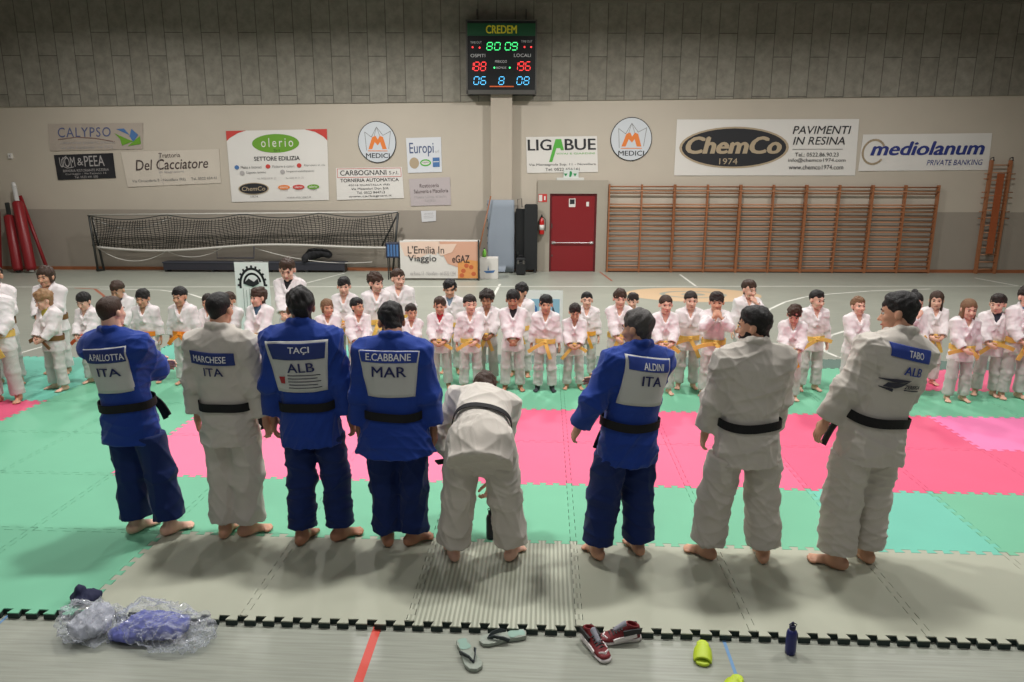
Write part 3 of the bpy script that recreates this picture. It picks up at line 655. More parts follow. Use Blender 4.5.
    if beard:
        A = SDF(hd(0, .1, .2)-hh*.5, hd(0, .1, .2)+hh*.5, vf*1.1)
        A.put(ell(hd(0, .11, .345), Hs((.262*ws, .275, .335)), Hd)).put(cap(hd(0, .27, .07), hd(0, .27, .08), .10*hh), .09*hh).put(cap(hd(-.15, .12, .13), hd(.15, .12, .13), .112*hh), .08*hh)
        A.cut(hd(0, .40, .235), Hd@unit(V3(0, .62, .78))).put(ell(hd(0, .36, .19), Hs((.08, .06, .035)), Hd), .01*hh, 's'); A.cut(hd(0, -.06, .2), Hd@V3(0, -1, 0))
        v, f = A.mesh(); pydata('beard', bump_noise(v, f, rng, .006*hh, 12/hh, 8), f, [hair_mat(beard)], body, True)
    # ---- trousers
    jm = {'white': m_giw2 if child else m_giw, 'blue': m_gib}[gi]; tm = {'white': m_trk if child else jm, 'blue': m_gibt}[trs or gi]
    lw = H*legw*(0.90 if child else 1.04)
    lo = np.array([min(k[0] for k in knee+ank+hipj)-.11*H, min(k[1] for k in knee+ank+hipj)-.12*H, 0.02*H]); hi = np.array([max(k[0] for k in knee+ank+hipj)+.11*H, max(k[1] for k in knee+ank+hipj)+.12*H, hz+.13*H])
    A = SDF(lo, hi, vb)
    A.put(loft(pel-V3(0, 0, .055*H), pel+T@V3(0, 0, .03*H), T[:, 0], [(0, .092*H*wide, .070*H), (.5, .090*H*wide, .070*H), (1, .078*H*wide, .058*H)]))
    for i, s in ((0, -1), (1, 1)):
        hem_p = ank[i]+(knee[i]-ank[i])*(.10+hem); o_ = s*.006*H
        A.put(loft(hipj[i]+V3(0, 0, .02*H), knee[i]-unit(hipj[i]-knee[i])*.01*H, V3(1, 0, 0), [(0, .050*lw, .066*lw, o_), (.25, .057*lw, .068*lw, o_), (.7, .058*lw, .060*lw), (1, .056*lw, .058*lw)]), .025*H)
        A.put(cap(knee[i], knee[i], .052*lw), .015*H)
        A.put(loft(knee[i]+unit(hipj[i]-knee[i])*.01*H, hem_p, V3(1, 0, 0), [(0, .056*lw, .058*lw), (.4, .056*lw, .058*lw), (1, .058*lw, .061*lw)]), .015*H)
    if bend == 0: A.cut(V3(0, 0, hz-(.045 if child else .070)*H), V3(0, 0, 1))
    if bend: A.put(ell(pel+V3(0, -.005*H, -.005*H), (.105*H*wide, .085*H, .082*H)), .03*H)
    v, f = A.mesh(); v = relax(v, f, 1)
    fm = (.0085 if child else .019); g = np.clip((hz*.98-v[:, 2])/(hz*.2), .2, 1)
    v2 = folds(v, f, rng, fm*.9, 34 if child else 19, 5, .0); v2[:, 2] = np.maximum(v2[:, 2], .02*H); v = v+(v2-v)*g[:, None]
    A.D *= 1
    # hollow hems
    pydata('trousers', v, f, [tm], body, True)
    # ---- jacket
    lo = np.minimum.reduce([p-.10*H for p in wr+el+shl+[pel-V3(0, 0, .09*H), N, pel]])-V3(.04, .05, .02)*H; hi = np.maximum.reduce([p+.10*H for p in wr+el+shl+[pel, N+T@V3(0, 0, .0)]])+V3(.04, .05, .0)*H
    A = SDF(lo, hi, vb); wst = (.062 if child else .060 if bend == 0 else .095)*H              # belt height above the hip line
    tp = [(0, .100*wide, .080, 0, -.004), (.13, .096*wide, .076, 0, -.003), (.28, .098*wide, .076), (.45, .103*wide, .079), (.62, .107*wide, .081, 0, -.004), (.76, .110*wide, .077, 0, -.008), (.85, .100*wide, .066, 0, -.010), (.93, .078*wide, .052, 0, -.010), (1.0, .052*wide, .040, 0, -.008)]
    A.put(loft(pel, N+T@V3(0, 0, .008*H), T[:, 0], [(t, a*H, b*H, c[0]*H if c else 0, c[1]*H if c else 0) for t, a, b, *c in tp], p=2.3, rnd=.02*H))
    sk = pel-(T@V3(0, 0, 1)*.3+V3(0, 0, 1)*.7)*(.070 if child else .098)*H if bend == 0 else pel-(T@V3(0, 0, 1)*.5+V3(0, 0, 1)*.5)*.15*H
    A.put(loft(sk, pel+T@V3(0, 0, .045*H), T[:, 0], [(0, (.116+flare)*H*wide, (.094+flare)*H, 0, -.004*H), (.6, (.110+flare*.5)*H*wide, (.088+flare*.5)*H, 0, -.003*H), (1, .096*H*wide, .077*H)], p=2.2), .015*H)
    for i, s in ((0, -1), (1, 1)):
        A.put(cap(N+T@V3(s*.035*H, -.01*H, -.030*H), shl[i], .036*H, .046*H), .04*H)
        ce = el[i]+(wr[i]-el[i])*long_sleeve; u_ = unit(el[i]-shl[i])
        A.put(loft(shl[i]-u_*.01*H, el[i]+u_*.01*H, T[:, 1], [(0, .048*H, .046*H), (.5, .048*H, .045*H), (1, .045*H, .043*H)]), .032*H).put(cap(el[i], el[i], .045*H), .02*H)
        w2 = unit(wr[i]-el[i]); A.put(loft(el[i]-w2*.008*H, ce, T[:, 1], [(0, .046*H, .045*H), (.6, .045*H, .045*H), (1, .044*H, .046*H)]), .02*H)
        A.put(cap(ce-w2*.025*H, ce+w2*.12*H, (.026 if child else .031)*H, (.028 if child else .035)*H), 0, 's')
    # neck opening and front V
    A.put(cap(N+T@V3(0, .005*H, -.004*H), hd(0, -.12, .3), (.037 if not child else .033)*H, .042*H), .006*H, 's')
    if vneck:
        for t in np.linspace(0, 1, 6):
            A.put(ell(N+T@V3((.006*t)*H, (.055+.025*t)*H, (-.010-.082*t)*H), V3(.036*(1-t)+.005, .034, .02)*H, T), .004*H, 's')
    # lapel bands round the neck and down across the chest
    nk = .044*H
    for s in (-1, 1):
        pl_ = [N+T@V3(0, -.040*H, .026*H), N+T@V3(s*.032*H, -.022*H, .022*H), N+T@V3(s*.044*H, .018*H, .002*H), N+T@V3(s*.036*H, .062*H, -.050*H), N+T@V3(s*.010*H, .082*H, -.105*H), N+T@V3(-s*.022*H, .083*H, -.165*H)]
        for a, b in zip(pl_[:-1], pl_[1:]): A.put(cap(a, b, .0125*H), .010*H)
    if bend: A.put(ell(pel+V3(0, -.015*H, -.002*H), (.112*H*wide, .090*H, .078*H)), .03*H)
    v, f = A.mesh(); v = relax(v, f, 1)
    tz = (v-pel)@T[:, 2]; ty = (v-pel)@T[:, 1]; flat = np.clip(np.abs(tz-wst)/(.05*H), 0.15, 1)
    if patch: flat = np.where((ty < 0) & (tz > wst) & (np.abs((v-pel)@T[:, 0]) < .095*H), flat*.35, flat)
    v2 = folds(v, f, rng, fm, 30 if child else 20, 6, .3); v = v+(v2-v)*flat[:, None]
    jk = pydata('jacket', v, f, [jm], body, True); P_['jacket'] = jk; P_['jv'] = v; P_['jf'] = f
    if shirt:
        A = SDF(N-.12*H, N+.12*H, vb*.8)
        A.put(loft(N-T@V3(0, 0, .13*H), N+T@V3(0, 0, .004*H), T[:, 0], [(0, .09*H, .066*H), (.6, .08*H, .060*H, 0, .004*H), (1, .05*H, .046*H, 0, .004*H)]), 0).put(cap(N-T@V3(0, 0, .01*H), hd(0, -.12, .2), .036*H, .034*H), .01*H); A.cut(N+T@V3(0, 0, .022*H), T@V3(0, .25, 1))
        v, f = A.mesh(); pydata('undershirt', relax(v, f, 1), f, [mat('undershirt '+str(shirt), C(*shirt), .8)], body, True)
    # ---- belt
    bm_ = BELTS[belt] if belt else None
    if belt and sash:
        rx = (.0965*wide+.010)*H; ry = (.0765+.009)*H; bw = .0165*H if not child else .024*H
        mb = MB(); n = 40; Vb = []
        for k in range(n):
            a = 2*pi*k/n; ca, sa = cos(a), sin(a); e = (abs(ca)**2.3+abs(sa)**2.3)**(-1/2.3); wob = .003*H*sin(3*a+seed)
            for dr, dz in ((0, -bw), (.006, -bw), (.006, bw), (0, bw)): Vb.append(pel+T@V3((rx+dr)*e*ca, (ry+dr)*e*sa, wst+dz+wob))
        mb.add(Vb, [(k*4+j, k*4+(j+1) % 4, ((k+1) % n)*4+(j+1) % 4, ((k+1) % n)*4+j) for k in range(n) for j in range(4)])
        fy = ry+.012
        kp_ = pel+T@V3(0, fy+.004*H, wst)
        mb.ribbon([kp_+T@V3(-.03*H, -.004*H, .006*H), kp_+T@V3(0, .014*H, 0), kp_+T@V3(.03*H, -.004*H, -.006*H)], .044*H if child else .034*H, .016*H, tuple(T[:, 2]))
        mb.ribbon([kp_+T@V3(-.004*H, .004*H, .026*H), kp_+T@V3(.002*H, .020*H, 0), kp_+T@V3(.006*H, .004*H, -.026*H)], .03*H, .012*H, tuple(T[:, 0]))
        bo = mb.build('belt', bm_, body, False); P_['belt'] = bo
        for (ax_, az_, ln) in (beltends or ((-.5, -1, .15), (.5, -1, .15))):
            pts = []; q = kp_+T@V3(0, .012*H, -.004*H); dv = unit(V3(ax_, .12, az_))
            for k in range(7):
                t = k/6; pts.append(q+T@((dv*t*ln+V3(0, .015*sin(t*3), -.05*t*t*abs(ax_)))*H))
            MB().ribbon(pts, .036*H if child else .026*H, .006*H, tuple(T@unit(V3(-az_, 0, ax_)))).build('belt_end', bm_, body)
    return P_
# ------------------------------------------------------------------ things on the back wall
m_white = mat('white banner vinyl', C(214, 210, 204), 0.55, 0.08, 14, 0.03, 2); m_cream = mat('cream banner cloth', C(196, 186, 172), 0.7, 0.15, 10, 0.04, 2)
m_ink = mat('black print', C(30, 30, 34), 0.6); m_navy = mat('navy print', C(40, 52, 120), 0.6); m_grn = mat('green print', C(100, 150, 40), 0.6); m_org = mat('orange print', C(216, 120, 50), 0.6)
m_redp = mat('red printed corner', C(190, 60, 52), 0.6); m_gryp = mat('grey print', C(120, 118, 116), 0.6); m_gold = mat('beige print', C(168, 150, 124), 0.6); m_grn2 = mat('fresh green print', C(80, 165, 60), 0.6); m_teal = mat('blue print', C(70, 110, 160), 0.6)
m_lgry = mat('light grey print', C(165, 160, 158), 0.6); m_brn = mat('dark brown print', C(70, 56, 54), 0.6)
class Banner:
    """flat printed sheet on the wall; fractions (0..1, 0..1) of its width and height, y up"""
    def __init__(s, name, px0, py0, px1, py1, label, m, d=0.012, thick=0.006, round_=False, cat='banner', corners=None, wave=0.004):
        s.u0, s.v1 = wp(px0, py0, d); s.u1, s.v0 = wp(px1, py1, d)
        if corners:      # four photo corners: top-left, top-right, bottom-right, bottom-left
            q = [wp(x, y, d) for x, y in corners]
        else: q = [(s.u0, s.v1), (s.u1, s.v1), (s.u1, s.v0), (s.u0, s.v0)]
        s.u0 = (q[0][0]+q[3][0])/2; s.u1 = (q[1][0]+q[2][0])/2; s.v1 = (q[0][1]+q[1][1])/2; s.v0 = (q[2][1]+q[3][1])/2
        s.w, s.h = s.u1-s.u0, s.v1-s.v0; s.root = wall_empty(name, s.u0, s.v0, d); tag(s.root, label, cat, 'sponsor banners on the back wall' if cat == 'banner' else None)
        s.sk = [((a-s.u0), (b-s.v0)) for a, b in q]; s.k = 0; s.round = round_
        mb = MB()
        if round_:
            n = 40; mb.prism([(s.w/2+s.w/2*cos(2*pi*i/n), s.h/2+s.h/2*sin(2*pi*i/n)) for i in range(n)], -thick, 0)
        else:
            n = 14; V = []; F = []
            for lay in (0, 1):
                for j in range(5):
                    for i in range(n+1):
                        x, z = s.pt(i/n, j/4); wv = wave*(sin(i*1.7+j*.6)+.6*sin(i*.9+2.1*j))
                        V.append((x, -thick*(1-lay)-wv*(1-lay), z))
            L = 5*(n+1)
            for j in range(4):
                for i in range(n): a = j*(n+1)+i; F.append((a, a+1, a+n+2, a+n+1)); F.append((a+n+1+L, a+n+2+L, a+1+L, a+L))
            ring = list(range(n+1))+[j*(n+1)+n for j in range(1, 5)]+[4*(n+1)+i for i in range(n-1, -1, -1)]+[j*(n+1) for j in range(3, 0, -1)]
            for a, b in zip(ring, ring[1:]+ring[:1]): F.append((b, a, a+L, b+L))
            mb.add(V, F)
        mb.build('sheet', m, s.root); s.y = -thick-wave*1.7-0.001
    def pt(s, fx, fy):
        if s.round: return fx*s.w, fy*s.h
        tl, tr, br, bl = s.sk; a = (bl[0]+(br[0]-bl[0])*fx, bl[1]+(br[1]-bl[1])*fx); b = (tl[0]+(tr[0]-tl[0])*fx, tl[1]+(tr[1]-tl[1])*fx)
        return a[0]+(b[0]-a[0])*fy, a[1]+(b[1]-a[1])*fy
    def text(s, t, x0, y0, x1, y1, m=None, bold=0.0, shear=0.0, name='lettering', spacing=1.0):
        V, F, asp = text_mesh(t, bold, shear, spacing); s.k += 1
        W = [(*s.pt(x0+a*(x1-x0), y0+b*(y1-y0)),) for a, b in V]
        pydata(name, [(x, s.y-0.0006*s.k-.00014*l_, z) for (x, z), l_ in zip(W, LAYER)], F, [m or m_ink], s.root); return s
    def poly(s, pts, m, name='logo'):
        s.k += 1; mb = MB(); mb.prism([s.pt(*p) for p in pts], s.y-0.0006*s.k, s.y+0.003); mb.build(name, m, s.root); return s
    def oval(s, cx, cy, rx, ry, m, name='logo', n=36): return s.poly([(cx+rx*cos(2*pi*i/n), cy+ry*sin(2*pi*i/n)) for i in range(n)], m, name)
    def line(s, pts, wd, m, name='logo'):
        s.k += 1; mb = MB(); y = s.y-0.0006*s.k
        for a, b in zip(pts[:-1], pts[1:]):
            p, q = V3(*s.pt(*a), 0), V3(*s.pt(*b), 0); t = unit(q-p); nn = V3(-t[1], t[0], 0)*wd/2; e = t*wd*.25
            c = [p+nn-e, p-nn-e, q-nn+e, q+nn+e]; mb.add([(v[0], y, v[1]) for v in c], [(0, 1, 2, 3)])
        mb.build(name, m, s.root); return s

b = Banner('banner', 0, 0, 0, 0, 'faded cream banner with blue word CALYPSO above the small black banner', mat('faded banner', C(168, 156, 144), .7), corners=((48, 124), (143, 123), (143, 149), (50, 151)))
b.text('CALYPSO', .10, .50, .66, .86, mat('faded navy print', C(84, 92, 128), .7), spacing=1.15).line([(.10, .42), (.3, .5), (.5, .44), (.7, .30)], .02, mat('faded brown print', C(120, 92, 84), .7))
b.text('ristorante pizzeria piscina', .12, .22, .70, .34, m_lgry).text('via della Resistenza - tel 0522', .12, .06, .68, .17, m_lgry)
for pts, m_ in (([(.78, .15), (.90, .30), (.82, .42), (.70, .62), (.76, .40)], m_grn), ([(.90, .28), (.95, .55), (.88, .78), (.86, .5)], m_teal), ([(.84, .12), (.98, .2), (.97, .5), (.9, .3)], m_grn), ([(.72, .78), (.86, .55), (.80, .80)], m_teal)): b.poly(pts, m_, 'leaf_logo')
b = Banner('banner', 0, 0, 0, 0, 'small black banner with white print at far left of the wall', m_ink, corners=((54, 155), (113, 153), (116, 178), (58, 180)))
b.text('UOM', .08, .50, .34, .90, m_lgry).text('&', .38, .55, .48, .85, m_lgry).text('PEEA', .50, .50, .84, .92, m_lgry).text('BIRRERIA RISTORANTE PIZZERIA', .12, .30, .90, .40, m_lgry).text('Correggio - Via Fazzano 12', .15, .16, .85, .26, m_lgry).text('Tel. 0522 691 500', .30, .04, .70, .13, m_lgry)
b.line([(.21, .94), (.12, .8), (.12, .55), (.2, .46), (.31, .5)], .018, m_lgry)
b = Banner('banner', 0, 0, 0, 0, 'cream banner reading Trattoria Del Cacciatore left of the white sponsor poster', m_cream, corners=((121, 152), (219, 149), (221, 183), (128, 187)))
b.text('Trattoria', .38, .80, .60, .93, m_brn).text('Del Cacciatore', .12, .46, .88, .76, m_brn, .006, .25).text('di Bagnacani', .36, .34, .62, .42, m_lgry).text('Via Circondaria 8 - Novellara (RE)     Tel. 0522 654 41', .06, .10, .96, .20, m_gryp)
b.line([(.40, .97), (.36, .4), (.39, .02)], .008, m_lgry, 'fold_line')
b = Banner('banner', 0, 0, 0, 0, 'large white poster with green oval and red corners above the goal net', m_white, corners=((226, 131), (327, 129), (329, 200), (232, 202)), wave=.002)
b.poly([(0, 1), (.2, 1), (.12, .97), (.03, .9), (0, .86)], m_redp, 'corner').poly([(1, 1), (.78, 1), (.88, .965), (.96, .90), (1, .84)], m_redp, 'corner')
b.oval(.485, .815, .235, .13, m_grn).text('olerio', .34, .765, .66, .89, m_white, spacing=1.4).text('Srl', .46, .70, .52, .735, m_ink)
b.text('SETTORE EDILIZIA', .26, .575, .72, .635, m_ink, .02).text('Malte e intonaci', .12, .47, .33, .51, m_gryp).text('Finiture e colori', .44, .475, .66, .51, m_gryp).text('Ripristini in cls', .76, .48, .97, .515, m_gryp).text('Cappotto termico', .17, .39, .37, .43, m_gryp).text('Impermeabilizzanti', .58, .40, .86, .435, m_gryp).text('tel. 0522 65 31 21', .28, .315, .47, .34, m_lgry).text('fax 0522 65 31 22', .57, .315, .75, .34, m_lgry)
for x, y, m_ in ((.08, .49, m_teal), (.395, .495, m_redp), (.71, .50, m_redp), (.13, .41, m_lgry), (.54, .415, m_lgry)): b.oval(x, y, .024, .032, m_, 'icon', 8)
b.oval(.235, .185, .155, .085, m_gold).oval(.235, .185, .145, .076, m_ink).text('ChemCo', .115, .155, .355, .215, m_gold, .01, .15).text('1974', .20, .06, .275, .085, m_gryp)
for x, m_ in ((.545, m_org), (.695, m_redp), (.845, m_grn)): b.oval(x, .195, .06, .033, m_).text('olerio', x-.04, .18, x+.04, .215, m_white).line([(x-.04, .15), (x+.04, .15)], .008, m_lgry)
b.text('www.oleriosrl.it', .57, .04, .82, .065, m_gryp)
def medici(px0, py0, px1, py1, label):
    b = Banner('round_sign', px0, py0, px1, py1, label, m_ink, round_=True, cat='sign', thick=.012); b.oval(.5, .5, .482, .482, mat('pale grey sign', C(196, 200, 204), .5), 'face')
    b.line([(.22, .30), (.19, .74), (.36, .62), (.50, .86), (.66, .66), (.86, .76), (.80, .34)], .014, m_gryp).line([(.5, .86), (.36, .40)], .012, m_gryp).line([(.5, .86), (.66, .42)], .012, m_gryp)
    b.poly([(.27, .33), (.38, .62), (.47, .65), (.52, .56), (.58, .65), (.66, .62), (.75, .33), (.64, .33), (.58, .50), (.52, .42), (.44, .50), (.37, .33)], m_org).line([(.26, .29), (.76, .29)], .02, m_org).text('MEDICI', .20, .12, .82, .235, m_ink, .012)
medici(357, 121, 397, 163, 'round white sign with orange crown mark reading MEDICI, left of the pillar')
medici(611, 117, 651, 161, 'round white sign with orange crown mark reading MEDICI, above the wall bars')
b = Banner('banner', 0, 0, 0, 0, 'white square poster reading Europi with three small logos', mat('pale blue poster', C(206, 208, 212), .55), corners=((406, 138), (441, 137), (442, 172), (408, 173)), wave=.001)
b.text('Europi', .08, .46, .78, .86, mat('slate print', C(70, 84, 120), .6), .008).text('srl', .82, .55, .93, .64, m_lgry).oval(.20, .28, .14, .16, m_gold).oval(.53, .28, .16, .10, m_grn2).oval(.53, .28, .12, .06, m_white).text('copma', .44, .25, .62, .31, m_ink).poly([(.74, .15), (.94, .15), (.94, .42), (.74, .42)], m_teal).line([(.76, .3), (.92, .3)], .02, m_white)
b = Banner('banner', 0, 0, 0, 0, 'white banner reading CARBOGNANI with red frame, below the left round sign', m_white, corners=((336, 168), (402, 167), (404, 198), (337, 200)), wave=.001)
b.line([(.02, .97), (.98, .97), (.98, .70), (.02, .70), (.02, .97)], .012, m_redp, 'frame_line').text('CARBOGNANI', .06, .76, .76, .92, m_ink, .01).text('S.r.l.', .80, .77, .94, .88, m_ink).text('TORNERIA AUTOMATICA', .06, .55, .94, .66, m_ink, .015).text('42016 GUASTALLA (RE)', .18, .41, .80, .48, m_ink).text('Via Mazzolari Don 5/A', .22, .30, .78, .37, m_ink).text('Tel. 0522 844713', .30, .17, .72, .25, m_ink).text('www.carbognani.it', .18, .05, .82, .13, m_ink)
b = Banner('banner', 0, 0, 0, 0, 'pinkish grey small banner below the Europi poster', mat('pinkish banner', C(178, 168, 168), .7), corners=((409, 179), (450, 177), (451, 205), (411, 206)), wave=.001)
b.text('Rosticceria', .25, .66, .72, .80, m_brn).text('Salumeria e Macelleria', .10, .46, .94, .60, m_brn).text('Piazza Unita d Italia', .1, .28, .9, .36, m_lgry).text('Tel 0522', .35, .14, .62, .22, m_lgry)
b = Banner('paper_notice', 0, 0, 0, 0, 'small white sheet of paper taped below the pinkish banner', mat('white paper', C(205, 204, 205), .6), corners=((421, 211), (436, 210.5), (436, 221), (422, 222)), cat='notice', wave=.0005)
b.text('AVVISO', .2, .65, .8, .8, m_lgry).line([(.15, .5), (.85, .5)], .008, m_lgry).line([(.15, .35), (.8, .35)], .008, m_lgry)
b = Banner('banner', 0, 0, 0, 0, 'white banner reading LIGABUE with a green letter above the red door', m_white, corners=((526, 137), (597, 136), (598, 172), (527, 173)), wave=.001)
b.text('LIG', .02, .62, .355, .93, m_ink, .02).text('BUE', .54, .62, .98, .93, m_ink, .02).poly([(.315, .30), (.36, .30), (.425, .68), (.475, .68), (.485, .62), (.53, .62), (.495, .93), (.415, .93)], m_grn2, 'green_letter').text('VIVAI E GIARDINI', .42, .50, .96, .55, m_grn2).text('Via Montagnola Sup. 11 - Novellara', .03, .18, .97, .26, m_ink).text('Tel. 0522 656141', .26, .05, .74, .13, m_ink)
b = Banner('banner', 0, 0, 0, 0, 'long white banner with black oval reading ChemCo above the wall bars', m_white, corners=((677, 119.5), (859, 119), (855, 175.5), (674, 175.5)))
b.oval(.322, .50, .302, .37, m_gold).oval(.322, .50, .288, .34, m_ink).text('ChemCo', .055, .39, .585, .70, m_gold, .045, .2).text('1974', .245, .20, .345, .31, m_gold)
b.text('PAVIMENTI', .64, .74, .96, .88, m_ink, .004, .2).text('IN RESINA', .645, .55, .93, .69, m_ink, .004, .2).line([(.645, .47), (.92, .47)], .012, m_gryp).text('Tel.: 0522.86.90.23', .66, .34, .90, .41, m_ink).text('info@chemco1974.com', .625, .23, .94, .31, m_ink).text('www.chemco1974.com', .63, .11, .93, .19, m_ink)
b = Banner('banner', 0, 0, 0, 0, 'white banner reading mediolanum private banking at far right', m_white, corners=((863, 134.5), (992, 133), (988, 170), (858, 171)))
b.line([(.10+.085*cos(t), .52+.33*sin(t)) for t in np.linspace(.55, 5.6, 22)], .055, m_gold).text('mediolanum', .075, .42, .955, .80, m_navy, .032, .22).text('PRIVATE BANKING', .52, .14, .95, .29, m_navy, .0, .2)

# ---- scoreboard
su0, sv1 = wp(466, 20, .42); su1, sv0 = wp(536, 94, .42); SW, SH = su1-su0, sv1-sv0
sbd = wall_empty('scoreboard', su0, sv0, 0.30); tag(sbd, 'black electronic scoreboard with green header on the pillar', 'scoreboard')
m_case = mat('scoreboard case', C(20, 22, 24), .4); m_alu = mat('scoreboard frame', C(96, 94, 90), .4, metal=.5)
MB().box(0, -.12, 0, SW, .262, SH).build('case', m_case, sbd)
fr = MB(); t_ = .03
fr.box(-.01, -.14, SH-.02, SW+.01, -.1, SH+.01); fr.box(-.01, -.14, 0, t_, -.12, SH); fr.box(SW-t_, -.14, 0, SW+.01, -.12, SH); fr.box(-.01, -.14, -.01, SW+.01, -.12, SH*.055); fr.build('frame', m_alu, sbd)
MB().box(t_, -.132, SH*.79, SW-t_, -.12, SH*.955).build('header', mat('green header', C(24, 84, 52), .5), sbd)
def led(c, e=1.6): return mat('led %d %d %d' % c, C(*c), .5, emit=e)
L_G, L_R, L_C = led((70, 235, 130)), led((245, 60, 60)), led((80, 175, 225)); m_ylw = mat('yellow header print', C(190, 180, 40), .6, emit=.12); m_lbl = mat('white label print', C(190, 190, 190), .6, emit=.1)
def sb_text(t, x0, y0, x1, y1, m, bold=0.0):
    V, F, a = text_mesh(t, bold); pydata('lettering', [((x0+p[0]*(x1-x0))*SW, -.1335-.0003*l_, (y0+p[1]*(y1-y0))*SH) for p, l_ in zip(V, LAYER)], F, [m], sbd)
SEG = {'0': 'abcdef', '1': 'bc', '8': 'abcdefg', '6': 'acdefg', '9': 'abcdfg', '5': 'acdfg', 'o': 'cdeg'}
def digit(ch, x, y, w_, h_, m):
    mb = MB(); T_ = .0085; sl = .12
    P = lambda a, b_: ((x+a*w_+b_*h_*sl*SH/SW)*SW, (y+b_*h_)*SH)
    S = {'a': ((0, 1), (1, 1)), 'b': ((1, 1), (1, .5)), 'c': ((1, .5), (1, 0)), 'd': ((0, 0), (1, 0)), 'e': ((0, 0), (0, .5)), 'f': ((0, .5), (0, 1)), 'g': ((0, .5), (1, .5))}
    for q in SEG[ch]:
        a, b_ = [V3(*P(*p), 0) for p in S[q]]; u = unit(b_-a); a = a+u*.012; b_ = b_-u*.012; n_ = V3(-u[1], u[0], 0)*T_
        c = [a, a+u*.01+n_, b_-u*.01+n_, b_, b_-u*.01-n_, a+u*.01-n_]; mb.prism([(p[0], p[1]) for p in c], -.1335, -.12)
    mb.build('digit', m, sbd)
sb_text('CREDEM', .28, .82, .72, .93, m_ylw, .03)
sb_text('TIME OUT', .06, .685, .22, .715, m_lbl); sb_text('TIME OUT', .78, .70, .94, .73, m_lbl); sb_text('OSPITI', .06, .50, .27, .545, m_lbl); sb_text('LOCALI', .68, .505, .92, .55, m_lbl); sb_text('PERIODO', .41, .425, .58, .46, m_lbl); sb_text('BONUS', .43, .345, .57, .375, m_lbl)
for ch, x in (('8', .29), ('0', .40), ('0', .55), ('9', .645)): digit(ch, x, .60, .075, .10, L_G)
for ch, x in (('1', .02), ('8', .105), ('8', .20)): digit(ch, x, .32, .068, .115, L_R)
for ch, x in (('1', .66), ('9', .745), ('6', .84)): digit(ch, x, .325, .068, .115, L_R)
for ch, x in (('0', .10), ('6', .20), ('8', .46), ('0', .72), ('8', .82)): digit(ch, x, .13, .07, .105, L_C)
for x, y, m_ in ((.09, .635, L_R), (.19, .63, L_R), (.83, .64, L_R), (.925, .64, L_R), (.40, .36, L_G), (.62, .36, L_G)):
    MB().lathe([(.001, 0), (.022, 0), (.022, .012), (.001, .012)]).build('led_dot', m_, sbd).matrix_local = Matrix.Translation((x*SW, -.122, y*SH)) @ Matrix.Rotation(pi/2, 4, 'X')
MB().box(.33*SW, -.1335, .095*SH, .68*SW, -.12, .11*SH).build('orange_strip', mat('orange strip', C(200, 90, 40), .5, emit=.3), sbd)
mb = MB(); mb.tube([(.15*SW, .1, SH+.3), (.15*SW, .0, SH-.02)], .018); mb.tube([(.85*SW, .1, SH+.3), (.85*SW, .0, SH-.02)], .018); mb.build('hanger', m_alu, sbd)

# ---- padded wrap on the pillar
u0, v1 = wp(488, 200, .42); u1, _ = wp(514, 240, .42)
w0, w1 = pu0-.09, pu1+.06
pad = wall_empty('pillar_pad', w0, 0, .30); tag(pad, 'grey blue protective pad wrapped round the foot of the pillar', 'pad')
m_pad = mat('grey blue pad vinyl', C(138, 147, 158), .5, .1, 6)
def rumple(o, amp, seed):
    bm = bmesh.new(); bm.from_mesh(o.data); bmesh.ops.subdivide_edges(bm, edges=bm.edges[:], cuts=9, use_grid_fill=True); r = np.random.default_rng(seed)
    D_ = [(unit(r.normal(size=3)*V3(.6, .6, 2)), r.uniform(5, 16), r.uniform(0, 6)) for _ in range(6)]; bm.normal_update()
    for v in bm.verts: v.co += v.normal*amp*sum(sin(float(np.dot(d, v.co))*k+p) for d, k, p in D_)/3
    bm.to_mesh(o.data); bm.free()
PH = v1
for nm, bx in (('front_pad', (0, -.11, .02, w1-w0, -.005, PH)), ('side_pad', (-.005, -.005, .02, .08, .295, PH-.02)), ('side_pad', (w1-w0-.05, -.005, .02, w1-w0+.005, .295, PH-.02))):
    o = MB().box(*bx, bev=.012).build(nm, m_pad, pad, True); rumple(o, .007, 4)
mb = MB()
for k in range(9): z = .15+k*(PH-.3)/8; mb.tube([(.0, -.09, z), (-.015, .02, z+.05), (-.012, .1, z)], .008, 6)
mb.build('lacing', m_ink, pad)

# ---- red door with grey surround
du0, dv1 = wp(551.5, 195); du1, dv0 = wp(593, 271); fu0, fv1 = wp(538, 180); fu1, _ = wp(608, 180)
d1 = wall_empty('door_1', du0, 0, 0.0); tag(d1, kind='structure'); DW = du1-du0
m_door = mat('dark red steel door', C(128, 24, 30), .35, .03, 20); m_sur = mat('grey door surround', C(160, 152, 138), .7, .08, 20, .05, 3)
mb = MB(); mb.box(fu0-du0, -.09, 0, -.045, .0, dv1+.04); mb.box(DW+.045, -.09, 0, fu1-du0, .0, dv1+.04); mb.box(fu0-du0, -.09, dv1+.04, fu1-du0, .0, fv1); mb.build('door_surround', m_sur, d1)
mb = MB(); mb.box(-.045, -.06, 0, 0, 0, dv1+.04); mb.box(DW, -.06, 0, DW+.045, 0, dv1+.04); mb.box(0, -.06, dv1, DW, 0, dv1+.04); mb.build('door_frame', mat('dark red door frame', C(92, 18, 24), .4), d1)
MB().box(.005, -.035, .01, DW-.005, -.0, dv1-.004, bev=.004).build('door_leaf', m_door, d1)
